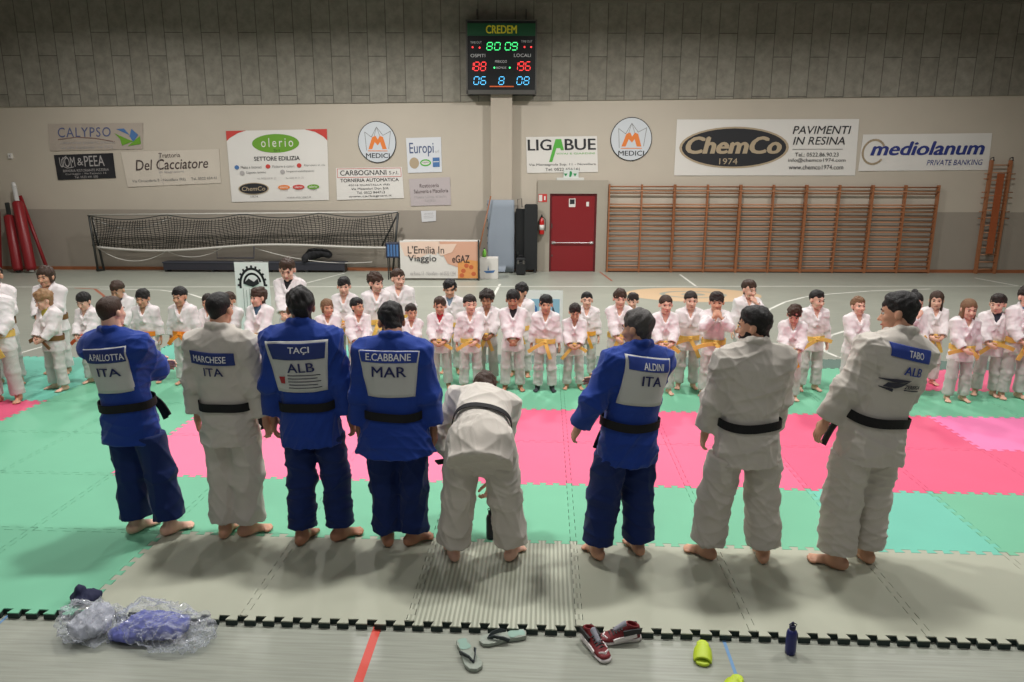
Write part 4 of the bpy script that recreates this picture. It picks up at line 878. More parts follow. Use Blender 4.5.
mb = MB(); z = .80; mb.box(.02, -.055, z-.035, .12, -.03, z+.035); mb.box(DW-.12, -.055, z-.035, DW-.02, -.03, z+.035); mb.tube([(.05, -.085, z), (DW-.05, -.085, z)], .014, 8); mb.tube([(.06, -.04, z), (.06, -.085, z)], .012); mb.tube([(DW-.06, -.04, z), (DW-.06, -.085, z)], .012); mb.build('panic_bar', mat('steel bar', C(190, 186, 186), .25, metal=.8), d1)
mb = MB(); mb.box(.02, -.05, .42, .05, -.03, .47); mb.box(.01, -.06, 1.2, .03, -.03, 1.32); mb.build('hinge', m_alu, d1)
z0 = wp(570, 207)[1]; z1 = wp(570, 198.5)[1]
mb = MB(); mb.box(.40*DW, -.04, z0, .55*DW, -.034, z1); mb.build('door_sign', m_white, d1); MB().box(.42*DW, -.0415, z0+.08, .53*DW, -.039, z1-.02).build('sign_print', m_ink, d1)
V, F, a = text_mesh('EXIT'); MB().box(.80*DW, -.04, z0+.02, .86*DW, -.034, z0+.14).build('door_tag', m_white, d1)
# ---- extinguisher, its sign, the exit light
eu, ev = wp(541.5, 226, .09); sgn = wall_empty('extinguisher_sign', *wp(538.5, 202, .09), .09); tag(sgn, 'small red and white sign above the fire extinguisher', 'sign')
q0 = wp(538.5, 202, .09); q1 = wp(547, 194, .09); mb = MB(); mb.box(0, -.006, 0, q1[0]-q0[0], 0, q1[1]-q0[1]); mb.build('plate', mat('sign red', C(190, 40, 36), .5), sgn)
MB().box(.012, -.009, .02, .10, -.004, .19).build('pictogram', m_white, sgn); MB().box(.15, -.009, .05, .19, -.004, .16).build('pictogram', m_white, sgn)
ex = wall_empty('fire_extinguisher', eu, ev-.22, .20); tag(ex, 'red fire extinguisher hanging left of the red door', 'fire extinguisher')
m_fr = mat('extinguisher red', C(180, 28, 26), .3)
MB().lathe([(.02, 0), (.068, .004), (.07, .03), (.07, .34), (.055, .40), (.025, .43), (.022, .46)]).build('cylinder', m_fr, ex, True); MB().lathe([(.0712, .12), (.0712, .26)]).build('label', m_white, ex, True)
mb = MB(); mb.lathe([(.022, .46), (.026, .50), (.012, .51)]); mb.box(-.02, -.07, .50, .02, .04, .515); mb.box(-.015, -.09, .53, .015, .03, .54); mb.build('valve', mat('black valve', C(30, 30, 30), .4), ex); MB().tube([(.02, -.02, .48), (.09, -.03, .42), (.10, -.02, .25), (.095, -.01, .1)], .011).build('hose', mat('rubber hose', C(28, 28, 28), .6), ex, True)
MB().box(-.02, .06, .30, .02, .11, .46).build('bracket', m_alu, ex)
q0 = wp(556.5, 181, .02); q1 = wp(584, 174, .02); el_ = wall_empty('exit_light', q0[0], q0[1], .0); tag(el_, 'green and white emergency exit light above the red door', 'exit sign')
MB().box(0, -.07, 0, q1[0]-q0[0], -.001, .09, bev=.01).build('housing', mat('lamp housing', C(206, 206, 200), .4), el_)
gw = q1[0]-q0[0]; MB().box(.25*gw, -.045, .09, .80*gw, -.03, .30).build('exit_panel', mat('exit panel', C(206, 212, 206), .4), el_)
mb = MB()
for k in range(3):
    x = (.33+.17*k)*gw; mb.prism([(x-.05, .20), (x+.05, .20), (x, .12)], -.049, -.044) if k != 1 else mb.prism([(x-.03, .11), (x+.02, .11), (x+.05, .2), (x+.02, .27), (x-.02, .25)], -.049, -.044)
mb.build('pictogram', mat('exit green', C(40, 140, 80), .4), el_)

# ---- wall bars: five double units
m_wood = mat('varnished beech', C(150, 96, 62), .4, .05, 60, .14, 5, stretch=(1, 1, .2)); m_wood2 = mat('pale beech rung', C(172, 122, 88), .4, .05, 60, .12, 5)
ub = [wp(x, 271, .1)[0] for x in (606, 927.5)]; BH = wp(700, 184.5, .12)[1]; UW = (ub[1]-ub[0])/5
NAMEB = ['beside the red door', 'second from the door', 'in the middle of the row', 'fourth from the door', 'at the right end of the row']
def wall_bar():
    r = empty('wall_bars'); w_ = UW-.02
    for x in (0, w_/2, w_): MB().box(x-.02, -.16, 0, x+.02, -.04, BH, bev=.005).build('upright', m_wood, r)
    zs = [BH-.06, BH-.17, BH-.235, BH-.53, BH-.60]+[BH-.72-.135*k for k in range(20) if BH-.72-.135*k > .12]
    for i, z in enumerate(zs):
        y = -.20 if i in (1,) else -.10
        MB().tube([(.0, y if i != 1 else -.155, z), (w_, y if i != 1 else -.155, z)], .019, 8).build('rung', m_wood2 if i > 0 else m_wood, r, True)
    MB().box(0, -.13, .03, w_, -.06, .10).build('foot_rail', m_wood, r)
    mb = MB()
    for x in (0, w_/2, w_):
        for z in (.3, BH-.3): mb.box(x-.015, -.05, z, x+.015, 0, z+.08)
    mb.build('wall_bracket', m_alu, r)
    return r
def copy_tree(o, parent=None):
    c = o.copy(); COL.objects.link(c)
    if parent: c.parent = parent
    for ch in list(o.children): copy_tree(ch, c)
    return c
wb0 = wall_bar()
for k in range(5):
    o = wb0 if k == 0 else copy_tree(wb0)
    o.location = wall_xyz(ub[0]+UW*k+.02, 0, 0.001); o.rotation_euler = (0, 0, WANG); tag(o, f'double section of wooden wall bars {NAMEB[k]}', 'wall bars', 'wooden wall bars along the back wall')
# ---- climbing peg board leaning at far right
q0 = wp(985, 272, .2); q1 = wp(1006, 160, .2); PBH = q1[1]; LW = wp(993.5, 272, .2)[0]-wp(975, 272, .2)[0]
pb = wall_empty('peg_board', wp(977, 272, .2)[0], 0, .06); tag(pb, 'narrow wooden climbing ladder with side pegs, right of the wall bars', 'climbing ladder')
for x in (0, LW): MB().box(x-.03, -.12, 0, x+.03, -.02, PBH, bev=.006).build('upright', m_wood, pb)
for k in range(15): z = .12+k*(PBH-.25)/14; MB().tube([(0, -.07, z), (LW, -.07, z)], .016, 8).build('rung', m_wood2, pb, True)
MB().box(LW*.32, -.155, .55, LW*.68, -.125, PBH-.35, bev=.004).build('peg_panel', mat('reddish board', C(150, 78, 42), .45, .05, 50, .15, 5, stretch=(1, 1, .15)), pb)
for z in (1.5, 1.68, 2.05, 2.2, 2.55, 2.68):
    for s_ in (-1, 1): MB().tube([(LW/2+s_*LW*.5, -.09, z), (LW/2+s_*(LW*.5+.16), -.10, z)], .014, 8).build('peg', m_wood, pb, True)
for s_ in (0, LW): MB().tube([(s_, -.02, PBH-.03), (s_, -.02, PBH+.05), (s_+.02, -.10, PBH+.07), (s_+.02, -.13, PBH-.02)], .014, 8).build('hook', m_ink, pb, True)

# ---- folded goal with its net along the wall
gl = wall_empty('folded_goal', wp(99, 271, .5)[0], 0, .5); GU = wp(99, 271, .5)[0]; tag(gl, 'folded goal frame with black net standing along the left wall', 'goal')
G = lambda px, py, d=.5: (wp(px, py, d)[0]-GU, -(d-.5), wp(px, py, d)[1])
m_steel = mat('dark goal tube', C(46, 48, 46), .45); m_wht = mat('white goal tube', C(196, 192, 184), .45)
P0, P1 = G(88, 217), G(398, 213)
mb = MB(); mb.tube([G(89, 216), G(98, 271)], .03); mb.tube([G(92, 217, .35), G(104, 270, .35)], .03); mb.tube([G(97, 270), G(104, 270, .1)], .03); mb.build('side_frame', m_steel, gl, True)
mb = MB(); mb.tube([G(398, 213), G(393, 270)], .03); mb.tube([G(398, 213, .35), G(382, 246, .25)], .025); mb.build('side_frame', m_steel, gl, True)
top = [G(88+310*t, 217-3.5*t-1.5+(4.4*abs(sin(t*pi*4)))) for t in np.linspace(0, 1, 40)]
MB().tube([G(89, 215), G(398, 212)], .022).build('top_bar', m_wht, gl, True)
MB().tube([(p[0], p[1]-.02, p[2]) for p in top], .014, 6).build('top_rope', m_steel, gl, True)
low = [G(98+290*t, 247+2.2*sin(t*pi*2)+1.5*sin(t*9)) for t in np.linspace(0, 1, 40)]
MB().tube([(p[0], p[1]-.03, p[2]) for p in low], .03, 8).build('lower_bar', m_wht, gl, True)
def sag(x0, y0, x1, y1, s_, d=.46): return [G(x0+(x1-x0)*t, y0+(y1-y0)*t+s_*4*t*(1-t), d) for t in np.linspace(0, 1, 14)]
mb = MB(); mb.tube(sag(93, 218, 172, 216, 12), .014, 6); mb.tube(sag(98, 248, 165, 252, 11), .012, 6); mb.tube(sag(165, 250, 222, 248, 8), .010, 6); mb.tube(sag(255, 248, 372, 262, 6), .012, 6); mb.tube(sag(93, 219, 100, 246, 0), .014, 6); mb.build('hanging_rope', m_wht, gl, True)
# net: sagging mesh cords
nv, nh = 96, 16; mb = MB()
def npt(a, b_): # a along, b down
    px = 92+ (392-92)*a; swag = 4.2*abs(sin(a*pi*4)); yt = 217-3*a+swag; yb = 246+2.2*sin(a*2*pi)+1.5*sin(9*a)
    return G(px+1.8*sin(b_*3+a*25)+1.0*sin(a*60), yt+(yb-yt)*b_+.9*sin(a*31+b_*4)*sin(pi*b_), .46+.10*sin(pi*b_)*(1+sin(a*20)*.5))
for i in range(nv+1): mb.tube([npt(i/nv, j/10) for j in range(11)], .0095, 3, False)
for j in range(1, nh): mb.tube([npt(i/60, j/nh) for i in range(61)], .0095, 3, False)
mb.build('net', mat('black net cord', C(30, 30, 28), .8), gl)
mb = MB(); 
for x0, x1 in ((217, 254),): mb.tube([G(x0, 240, .42), G(x0, 258, .42), G(x1, 258, .42), G(x1, 240, .42)], .014, 6)
mb.build('small_frame', mat('navy tube', C(48, 56, 84), .5), gl, True)
# ---- low dark benches by the wall, one with a coat
def bench(px0, px1, label):
    u0 = wp(px0, 271, .3)[0]; u1 = wp(px1, 271, .3)[0]; L = u1-u0; r = wall_empty('bench', u0, 0, .3); tag(r, label, 'bench', 'low dark benches along the wall')
    MB().box(0, -.17, .24, L, .17, .28, bev=.006).build('seat', mat('dark bench top', C(52, 54, 64), .6, .05, 30, .1, 4), r)
    MB().box(.02, -.16, .06, L-.02, -.13, .24).build('front_board', mat('dark bench board', C(44, 44, 52), .7, .05, 30, .1, 4), r)
    for x in (.04, L/2, L-.08): MB().box(x, -.15, 0, x+.05, .15, .24).build('leg', m_steel, r)
    return r
bench(166, 262, 'low dark bench under the left half of the goal net'); bench(268, 347, 'low dark bench under the right half of the goal net, with black coat')
MB_ = SDF((-.5, -.3, -.02), (.5, .3, .5), .014)
for c, r_ in (((-.28, 0, .06), (.14, .16, .10)), ((-.1, .02, .16), (.22, .17, .15)), ((.12, 0, .20), (.2, .15, .10)), ((.30, -.02, .14), (.12, .12, .10)), ((-.32, -.14, -.02), (.08, .06, .14))): MB_.put(ell(c, r_), .08)
v, f_ = MB_.mesh(); v = folds(v, f_, np.random.default_rng(5), .02, 20, 6)
o = pydata('coat', v, f_, [mat('black coat cloth', C(22, 22, 26), .85, .2, 60)], None, True); o.location = wall_xyz(wp(318, 260, .3)[0], .34, .34); o.rotation_euler = (0, 0, WANG); tag(o, 'black coat bundled on the low bench below the goal net', 'coat')
# ---- tall black cover and small black case beside the pillar
u0 = wp(515.5, 270, .25)[0]; u1 = wp(537, 270, .25)[0]; zt = wp(526, 204, .25)[1]; CW_ = u1-u0
tc_ = wall_empty('folded_table', u0, 0, .08); tag(tc_, 'tall black folded table standing between the pillar and the red door', 'folded table')
m_bk = mat('matt black panel', C(22, 24, 26), .5, .06, 20, .15, 3)
MB().box(0, -.10, .06, CW_*.62, 0, zt*.93, bev=.01).build('table_half', m_bk, tc_); MB().box(CW_*.40, -.24, .06, CW_, -.12, zt, bev=.035).build('table_half', m_bk, tc_)
mb = MB(); mb.box(.05, -.26, .5, .08, .0, .56); mb.box(.03, -.25, .05, .07, .0, .10); mb.box(CW_-.07, -.25, .05, CW_-.03, .0, .10); mb.build('under_frame', m_steel, tc_)
mb = MB()
for x in (.06, CW_-.06):
    for y in (-.22, -.03): mb.lathe([(.012, 0), (.04, .005), (.04, .055), (.012, .06)], (x, y, 0), 12)
mb.build('caster', m_ink, tc_)
mb = MB(); mb.tube([(.05, -.10, zt*.93), (.05, -.10, zt+.12), (.16, -.10, zt+.14), (.17, -.1, zt*.95)], .012); mb.build('handle', m_alu, tc_)
u0 = wp(516, 277, .75)[0]; u1 = wp(525.5, 277, .75)[0]; cs = wall_empty('equipment_case', u0, 0, .75); tag(cs, 'small black case on the floor in front of the black folded table', 'case')
MB().box(0, -.12, .02, u1-u0, .12, .36, bev=.02).build('body', m_bk, cs); MB().box(.01, -.11, .36, u1-u0-.01, .11, .46, bev=.03).build('lid', m_bk, cs)
mb = MB(); mb.tube([(.08, 0, .46), (.08, 0, .52), (u1-u0-.08, 0, .52), (u1-u0-.08, 0, .46)], .012); mb.build('handle', m_ink, cs); mb = MB(); mb.box(.03, -.135, .30, .08, -.115, .40); mb.box(u1-u0-.08, -.135, .30, u1-u0-.03, -.115, .40); mb.build('latch', m_alu, cs)
# ---- slanting brown pole by the pillar
pk = wall_empty('wooden_pole', wp(477, 252, .5)[0], 0, .62); o_ = wp(477, 252, .5)[0]
a_ = wp(474, 271, .5); b_ = wp(491, 196, .36); tag(pk, 'slender brown wooden pole leaning against the pillar', 'pole')
MB().tube([(a_[0]-o_, 0, .0), (b_[0]-o_, .14, b_[1])], .018, 8).build('shaft', m_wood, pk, True); MB().tube([(a_[0]-o_, 0, 0.0), (a_[0]-o_+.009, .002, .05)], .022, 8).build('tip', m_ink, pk, True)
# ---- red padded posts leaning in the left corner
PR = [((-3, 276), (-6, 196), .13, 0, 'leftmost of the padded posts, mostly outside the frame'), ((19, 275), (7, 203), .13, 0, 'dark red padded post second from the left in the corner'), ((32, 273), (14, 186), .135, 1, 'tall red padded post with white tip in the left corner')]
m_rp = mat('red pad vinyl', C(132, 24, 30), .4, .1, 8); m_wt = mat('white post tube', C(200, 198, 194), .4)
for (x0, y0), (x1, y1), r_, tip, lb in PR:
    a = wp(x0, y0, .75); b_ = wp(x1, y1, .25); r = wall_empty('padded_post', a[0], 0, .75); tag(r, 'red vinyl '+lb if 'red' not in lb else lb, 'padded post', 'red padded posts in the corner')
    B_ = V3(b_[0]-a[0], .50, b_[1]); q = lambda t: tuple(B_*t)
    MB().tube([q(.03), q(.06), q(.80), q(.82)], [r_*.8, r_, r_, r_*.75], 16).build('pad', m_rp, r, True); MB().tube([q(0.01), q(1.0)], r_*.42, 12).build('tube', m_wt if tip else m_steel, r, True)
    if tip: MB().tube([q(.98), q(1.04)], [r_*.48, r_*.35], 12).build('cap', m_wt, r, True)
a = wp(48, 271, .5); b_ = wp(21, 196, .05); r = wall_empty('padded_post', a[0], 0, .5); tag(r, 'thin red pole leaning right of the padded posts', 'pole')
MB().tube([(0, 0, 0.02), (b_[0]-a[0], .42, b_[1])], .045, 10).build('shaft', m_rp, r, True); MB().lathe([(.03, 0), (.06, .01), (.06, .05), (.03, .06)], n=12).build('foot_cap', m_ink, r, True)
r.name = 'red_pole'
# ---- small white box on the wall at left
q = wp(11, 156); r = wall_empty('wall_box', q[0], q[1], 0); tag(r, 'tiny white switch box on the wall at far left', 'switch box'); MB().box(-.05, -.05, -.07, .05, 0, .07, bev=.008).build('box', m_white, r); MB().box(-.02, -.058, -.03, .02, -.05, .03).build('button', m_lgry, r)

# ---- hall furniture: banner table, boxes, roll banner, photo board
def hall_empty(name, px, py, lab, cat, rz=0.0):
    p = ground(px, py, FZ); r = empty(name, (p[0], p[1], FZ), rz); tag(r, lab, cat); return r, p
p0 = ground(401, 280, FZ); p1 = ground(476, 283, FZ); TL = float(np.hypot(p1[0]-p0[0], p1[1]-p0[1])); rz = math.atan2(p1[1]-p0[1], p1[0]-p0[0])
rz = WANG; p1 = p0+WU*TL
r = empty('folding_table', tuple(p0), rz); tag(r, 'folding table in front of the wall carrying the printed banner', 'table')
def hz(px, py, P): d = ray(px, py); n_ = WN; t = np.dot(P-CAM, n_)/np.dot(d, n_); return float((CAM+d*t)[2]-FZ)
zt = hz(430, 241, p0)
MB().box(0.01, 0.02, zt-.06, TL, .62, zt-.02, bev=.01).build('tabletop', m_white, r)
for x, y in ((.06, .05), (TL-.05, .05), (.06, .57), (TL-.05, .57)): MB().tube([(x, y, 0), (x, y, zt-.05)], .022, 8).build('leg', m_steel, r)
MB().tube([(.06, .05, .35), (.06, .57, .35)], .014).build('stretcher', m_steel, r)
zb = hz(430, 278, p0); bn = empty('table_banner', tuple(p0+WN*.02), rz); tag(bn, 'printed banner with hands and pizza hung on the front of the table', 'banner')
class HB(Banner):
    def __init__(s, root, w_, z0, z1, m, wave=.004):
        s.root = root; s.w = w_; s.h = z1-z0; s.round = False; s.sk = [(0, z1), (w_, z1), (w_, z0), (0, z0)]; s.k = 0; n = 16; V = []; F = []
        for lay in (0, 1):
            for j in range(5):
                for i in range(n+1):
                    x, z = s.pt(i/n, j/4); V.append((x, -.006*(1-lay)-wave*sin(i*1.1+j*.5)*(1-lay), z))
        L = 5*(n+1)
        for j in range(4):
            for i in range(n): a = j*(n+1)+i; F.append((a, a+1, a+n+2, a+n+1)); F.append((a+n+1+L, a+n+2+L, a+1+L, a+L))
        ring = list(range(n+1))+[j*(n+1)+n for j in range(1, 5)]+[4*(n+1)+i for i in range(n-1, -1, -1)]+[j*(n+1) for j in range(3, 0, -1)]
        for a, b in zip(ring, ring[1:]+ring[:1]): F.append((b, a, a+L, b+L))
        pydata('sheet', V, F, [m], root); s.y = -.0075-wave
x0_ = 0.0
b = HB(bn, TL, zb, zt+.01, m_white, .003)
m_skn = mat('printed hand tone', C(206, 158, 134), .6); m_pz = mat('printed pizza tone', C(214, 148, 84), .6); m_pz2 = mat('printed sauce tone', C(190, 96, 56), .6); m_peach = mat('printed peach', C(224, 196, 178), .6)
b.poly([(0, .95), (.25, .98), (.50, .98), (.46, .62), (.36, .66), (.22, .52), (.06, .60)], m_peach, 'picture').poly([(.50, .98), (1, .98), (1, .42), (.86, .46), (.72, .30), (.60, .40), (.54, .66)], m_skn, 'picture').poly([(.73, 0), (1, 0), (1, .46), (.86, .50), (.73, .42)], m_pz, 'picture')
for x, y in ((.80, .2), (.9, .3), (.93, .12), (.84, .34), (.78, .08)): b.oval(x, y, .03, .06, m_pz2, 'picture', 12)
b.poly([(.38, .9), (.72, .92), (.66, .70), (.52, .60)], m_peach, 'picture')
b.text("L'Emilia In", .10, .66, .56, .86, m_ink, .004).text('Viaggio', .10, .40, .46, .62, m_ink, .004).text('eGAZ', .66, .42, .88, .62, m_ink, .01).text('via Roma 13 - Novellara - tel 0522 1234', .12, .08, .70, .18, m_lgry)
mb = MB(); mb.box(TL-.03, -.04, 0, TL+.01, 0.0, zt+.03); o = mb.build('end_post', m_steel, bn)
# dark box left on the table end
q = p0+WU*(-.34); r = empty('dark_crate', tuple(q+np.array([0, 0, 0])), rz); tag(r, 'blue black plastic crate on legs at the left end of the table', 'crate')
z0_, z1_ = hz(392, 258, p0), hz(392, 243, p0)
MB().box(-.02, .0, z0_, .32, .3, z1_, bev=.01).build('crate', mat('dark blue crate', C(34, 40, 62), .5), r)
mb = MB()
for x in (.02, .28):
    for y in (.03, .27): mb.tube([(x, y, 0), (x, y, z0_)], .016, 6)
mb.build('stand', m_steel, r); mb = MB()
for k in range(4): mb.box(.02+.075*k, -.006, z0_+.04, .07+.075*k, 0.0, z1_-.04)
mb.build('grille', m_teal, r)
q = ground(480, 279, FZ); r = empty('white_box', (q[0], q[1], FZ), rz); tag(r, 'white cardboard box with blue boat mark right of the banner table', 'box'); wB = ground(498, 279, FZ)[0]-q[0]; hB = hz(488, 258, q)
MB().box(0, 0, 0, wB, .4, hB, bev=.006).build('carton', m_white, r); mb = MB(); mb.prism([(wB*.2, hB*.38), (wB*.85, hB*.42), (wB*.75, hB*.30), (wB*.35, hB*.28)], -.004, .002); mb.prism([(wB*.42, hB*.42), (wB*.46, hB*.66), (wB*.50, hB*.42)], -.004, .002); mb.build('logo', m_teal, r)
MB().box(wB*.3, .15, hB, wB*.7, .25, hB+.004).build('tape', m_cream, r)
q2 = wp(481, 258, 1.0); r = empty('green_bottle', (q[0]+.1, q[1]+.2, FZ+hB+.005), rz); tag(r, 'green bottle standing on the white box', 'bottle'); MB().lathe([(.03, 0), (.05, .005), (.05, .13), (.02, .18), (.018, .21)], n=14).build('body', mat('lime plastic', C(120, 190, 70), .35), r, True); MB().lathe([(.02, .21), (.02, .235), (.01, .238)], n=12).build('cap', m_ink, r, True)
# roll banner with club drawing
d_ = at_depth(234, 262, 6.8); e_ = at_depth(268, 262, 6.8); RW = e_[0]-d_[0]; RT = d_[2]-FZ
r = empty('roll_banner', (d_[0], 6.8, FZ)); tag(r, 'white roll up banner with black club drawing behind the children', 'banner')
b = HB(r, RW, .1, RT, mat('bright banner vinyl', C(236, 234, 232), .5), .0)
b.line([(.5+.36*cos(t), .72+.20*sin(t)) for t in np.linspace(pi*1.05, -.02, 24)], .035, m_ink, 'drawing').line([(.5+.24*cos(t), .74+.12*sin(t)) for t in np.linspace(pi, .2, 18)], .03, m_ink, 'drawing')
for k in range(11): t = pi*k/10; b.line([(.5+.36*cos(t), .72+.20*sin(t)), (.5+.42*cos(t), .72+.235*sin(t))], .03, m_ink, 'drawing')
for k in range(7): b.line([(.22+.09*k, .68-.02*(k % 2)), (.22+.09*k, .34)], .006, m_gryp, 'drawing')
b.poly([(.24, .74), (.40, .80), (.55, .76), (.66, .80), (.70, .74), (.52, .70), (.36, .72)], m_ink, 'drawing').poly([(.70, .50), (.84, .52), (.86, .46), (.74, .45)], m_ink, 'drawing').poly([(.24, .35), (.44, .37), (.46, .31), (.28, .30)], m_ink, 'drawing').line([(.30, .28), (.28, .16)], .02, m_redp, 'drawing').line([(.36, .28), (.38, .16)], .02, m_redp, 'drawing').text('JUDO CLUB', .2, .1, .8, .14, m_ink)
MB().box(-.02, -.05, .0, RW+.02, .09, .09, bev=.01).build('base', m_alu, r); MB().tube([(RW/2, .03, .08), (RW/2, .02, RT-.02)], .012).build('support_pole', m_alu, r); MB().tube([(0, .01, RT), (RW, .01, RT)], .016).build('top_rail', m_alu, r, True)
# photo board with blue pictures behind the children
d_ = at_depth(524, 290, 6.95); e_ = at_depth(563, 290, 6.95); RW = e_[0]-d_[0]; RT = d_[2]-FZ
r = empty('photo_board', (d_[0], 6.95, FZ)); tag(r, 'low white display board with blue photographs behind the children', 'board')
b = HB(r, RW, .05, RT, mat('bright banner vinyl', C(236, 234, 232), .5), .0); m_bp = mat('photo blue', C(72, 120, 178), .5); m_pdk = mat('dark print', C(45, 45, 60), 0.7); m_bp2 = mat('photo pale blue', C(150, 190, 214), .5)
b.poly([(.12, .2), (.40, .2), (.40, .85), (.12, .85)], m_bp2, 'picture').poly([(.16, .3), (.25, .78), (.34, .7), (.38, .4)], m_bp, 'picture').poly([(.12, .2), (.40, .2), (.40, .36), (.12, .34)], m_bp, 'picture').poly([(.62, .2), (.92, .2), (.92, .85), (.62, .85)], m_bp2, 'picture').poly([(.68, .25), (.74, .74), (.82, .6), (.9, .28)], m_pdk, 'picture').text('JUDO', .42, .86, .60, .94, m_lgry)
mb = MB()
for x in (.05, RW-.05): mb.tube([(x, .02, 0), (x, .02, RT)], .014); mb.box(x-.02, -.15, 0, x+.02, .2, .03)
mb.build('stand', m_alu, r)
# ------------------------------------------------------------------ writing sewn on the backs
def back_map(P, a0, a1, b0, b1, step=0.012):
    """smoothed depth of the jacket's back over torso coordinates a (right), b (up from the hips), metres"""
    T, pel = P['T'], P['pel']; bv = BVHTree.FromPolygons([tuple(v) for v in P['jv']], [tuple(f) for f in P['jf']])
    na = int((a1-a0)/step)+2; nb = int((b1-b0)/step)+2; A = np.linspace(a0, a1, na); B = np.linspace(b0, b1, nb); Y = np.full((na, nb), np.nan)
    for i, a in enumerate(A):
        for j, b in enumerate(B):
            o = pel+T@V3(a, -0.7, b); h = bv.ray_cast(Vector(o), Vector(T[:, 1]))
            if h[0] is not None: Y[i, j] = (np.array(h[0])-pel)@T[:, 1]
    Y[np.isnan(Y)] = np.nanmedian(Y)
    for _ in range(3):
        q = np.pad(Y, 1, mode='edge'); m = (q[:-2, 1:-1]+q[2:, 1:-1]+q[1:-1, :-2]+q[1:-1, 2:]+2*Y)/6; Y = np.minimum(m, Y*.5+m*.5)
    def f(a, b, off):
        x = np.clip((a-a0)/(a1-a0)*(na-1), 0, na-1.001); y = np.clip((b-b0)/(b1-b0)*(nb-1), 0, nb-1.001); i, j = int(x), int(y); u, v = x-i, y-j
        d = Y[i, j]*(1-u)*(1-v)+Y[i+1, j]*u*(1-v)+Y[i, j+1]*(1-u)*v+Y[i+1, j+1]*u*v
        return pel+T@V3(a, d-off, b)
    return f
def sew_poly(P, f, pts_top, pts_bot, off, m, name):
    """patch between a lower and an upper edge (left to right), as a curved thin cloth with a back face"""
    n, k = 18, 12; V = []; F = []
    for lay, of in ((0, off), (1, off-0.004)):
        for j in range(k+1):
            for i in range(n+1):
                t = i/n; p0 = np.array([np.interp(t, np.linspace(0, 1, len(pts_bot)), [q[c] for q in pts_bot]) for c in (0, 1)]); p1 = np.array([np.interp(t, np.linspace(0, 1, len(pts_top)), [q[c] for q in pts_top]) for c in (0, 1)])
                p = p0+(p1-p0)*j/k; V.append(tuple(f(p[0], p[1], of)))
    L = (n+1)*(k+1)
    for j in range(k):
        for i in range(n):
            a = j*(n+1)+i; q = (a, a+1, a+n+2, a+n+1); F.append(q); F.append(tuple(x+L for x in reversed(q)))
    ring = [i for i in range(n+1)]+[(j)*(n+1)+n for j in range(1, k+1)]+[k*(n+1)+i for i in range(n-1, -1, -1)]+[j*(n+1) for j in range(k-1, 0, -1)]
    for x, y in zip(ring, ring[1:]+ring[:1]): F.append((y, x, x+L, y+L))
    return pydata(name, V, F, [m], P['jacket'], True)
def sew_text(P, f, s, a0, a1, b0, b1, off, m, bold=0.02, shear=0.0, name='lettering', slant=0.0):
    V, F, asp = text_mesh(s, bold, shear)
    W = []
    for (x, y), l_ in zip(V, LAYER): a = a0+x*(a1-a0); W.append(tuple(f(a, b0+y*(b1-b0)+slant*(a-a0), off+.0005*l_)))
    return pydata(name, W, F, [m], P['jacket'])
m_pgrey = mat('grey white patch cloth', C(196, 196, 192), 0.7, 0.1, 150, 0.04, 8); m_pblue = mat('name band blue', C(38, 64, 150), 0.7, 0.1, 150)
m_pnavy = mat('dark navy lettering', C(34, 40, 92), 0.7); m_pwhite = mat('white lettering', C(232, 232, 235), 0.7); m_pdk = mat('dark print', C(45, 45, 60), 0.7); m_pred = mat('red print', C(170, 40, 45), 0.7)
m_blk2 = mat('deep blue band', C(34, 52, 116), 0.7, 0.1, 150)

# ------------------------------------------------------------------ the eight adults, seen from behind
def adult(*a, **k): return person(None, *a, child=False, **k)
BK = 'grown judoka lined up with backs to the camera'
A = adult(1.03, H=1.75, X=-0.165, yaw=-7, gi='blue', belt='black', skin='fair', hair='fade', hc='brown', arms=('fold', 'fold'), head=(-10, 2, 0), hs=.88, lean=(-3, -3), feetw=((-0.20, 1.00), (0.07, .98)), footyaw=(-18, 32), seed=11,
          beltends=((.9, -.6, .10), (.8, -.9, .10)), label='leftmost adult in blue judo uniform with folded arms, back marked ITA', group=None, patch=1)
f = back_map(A, -.24, .24, .05, .60)
sew_poly(A, f, [(-0.165, 0.530), (0.165, 0.550)], [(-0.110, 0.215), (0.150, 0.225)], .006, m_pgrey, 'back_patch')
sew_poly(A, f, [(-0.160, 0.525), (0.158, 0.543)], [(-0.146, 0.435), (0.152, 0.445)], .011, m_blk2, 'name_band')
sew_text(A, f, 'A.PALLOTTA', -0.100, 0.150, 0.460, 0.505, .0145, m_pwhite)
sew_text(A, f, 'ITA', -0.055, 0.110, 0.345, 0.405, .0125, m_pnavy, .018)

A = adult(1.02, H=1.785, X=0.56, yaw=-6, gi='white', belt='black', skin='mid', hair='fade', hc='black', arms=('hang', 'hang'), head=(-4, 0, 0), hs=.91, feetw=((.48, .97), (.64, .99)), footyaw=(10, 48), seed=12, lean=(-2, 0), legw=.99,
          label='person in white judo uniform with black belt, second adult from the left, back marked ITA', patch=1)
f = back_map(A, -.24, .24, .05, .60)
sew_poly(A, f, [(-0.165, 0.510), (0.155, 0.500)], [(-0.165, 0.420), (0.155, 0.415)], .007, m_blk2, 'name_band')
sew_text(A, f, 'MARCHESE', -0.135, 0.105, 0.440, 0.485, .011, m_pwhite, slant=-.02)
sew_text(A, f, 'ITA', -0.060, 0.075, 0.340, 0.400, .009, m_pnavy, .018)

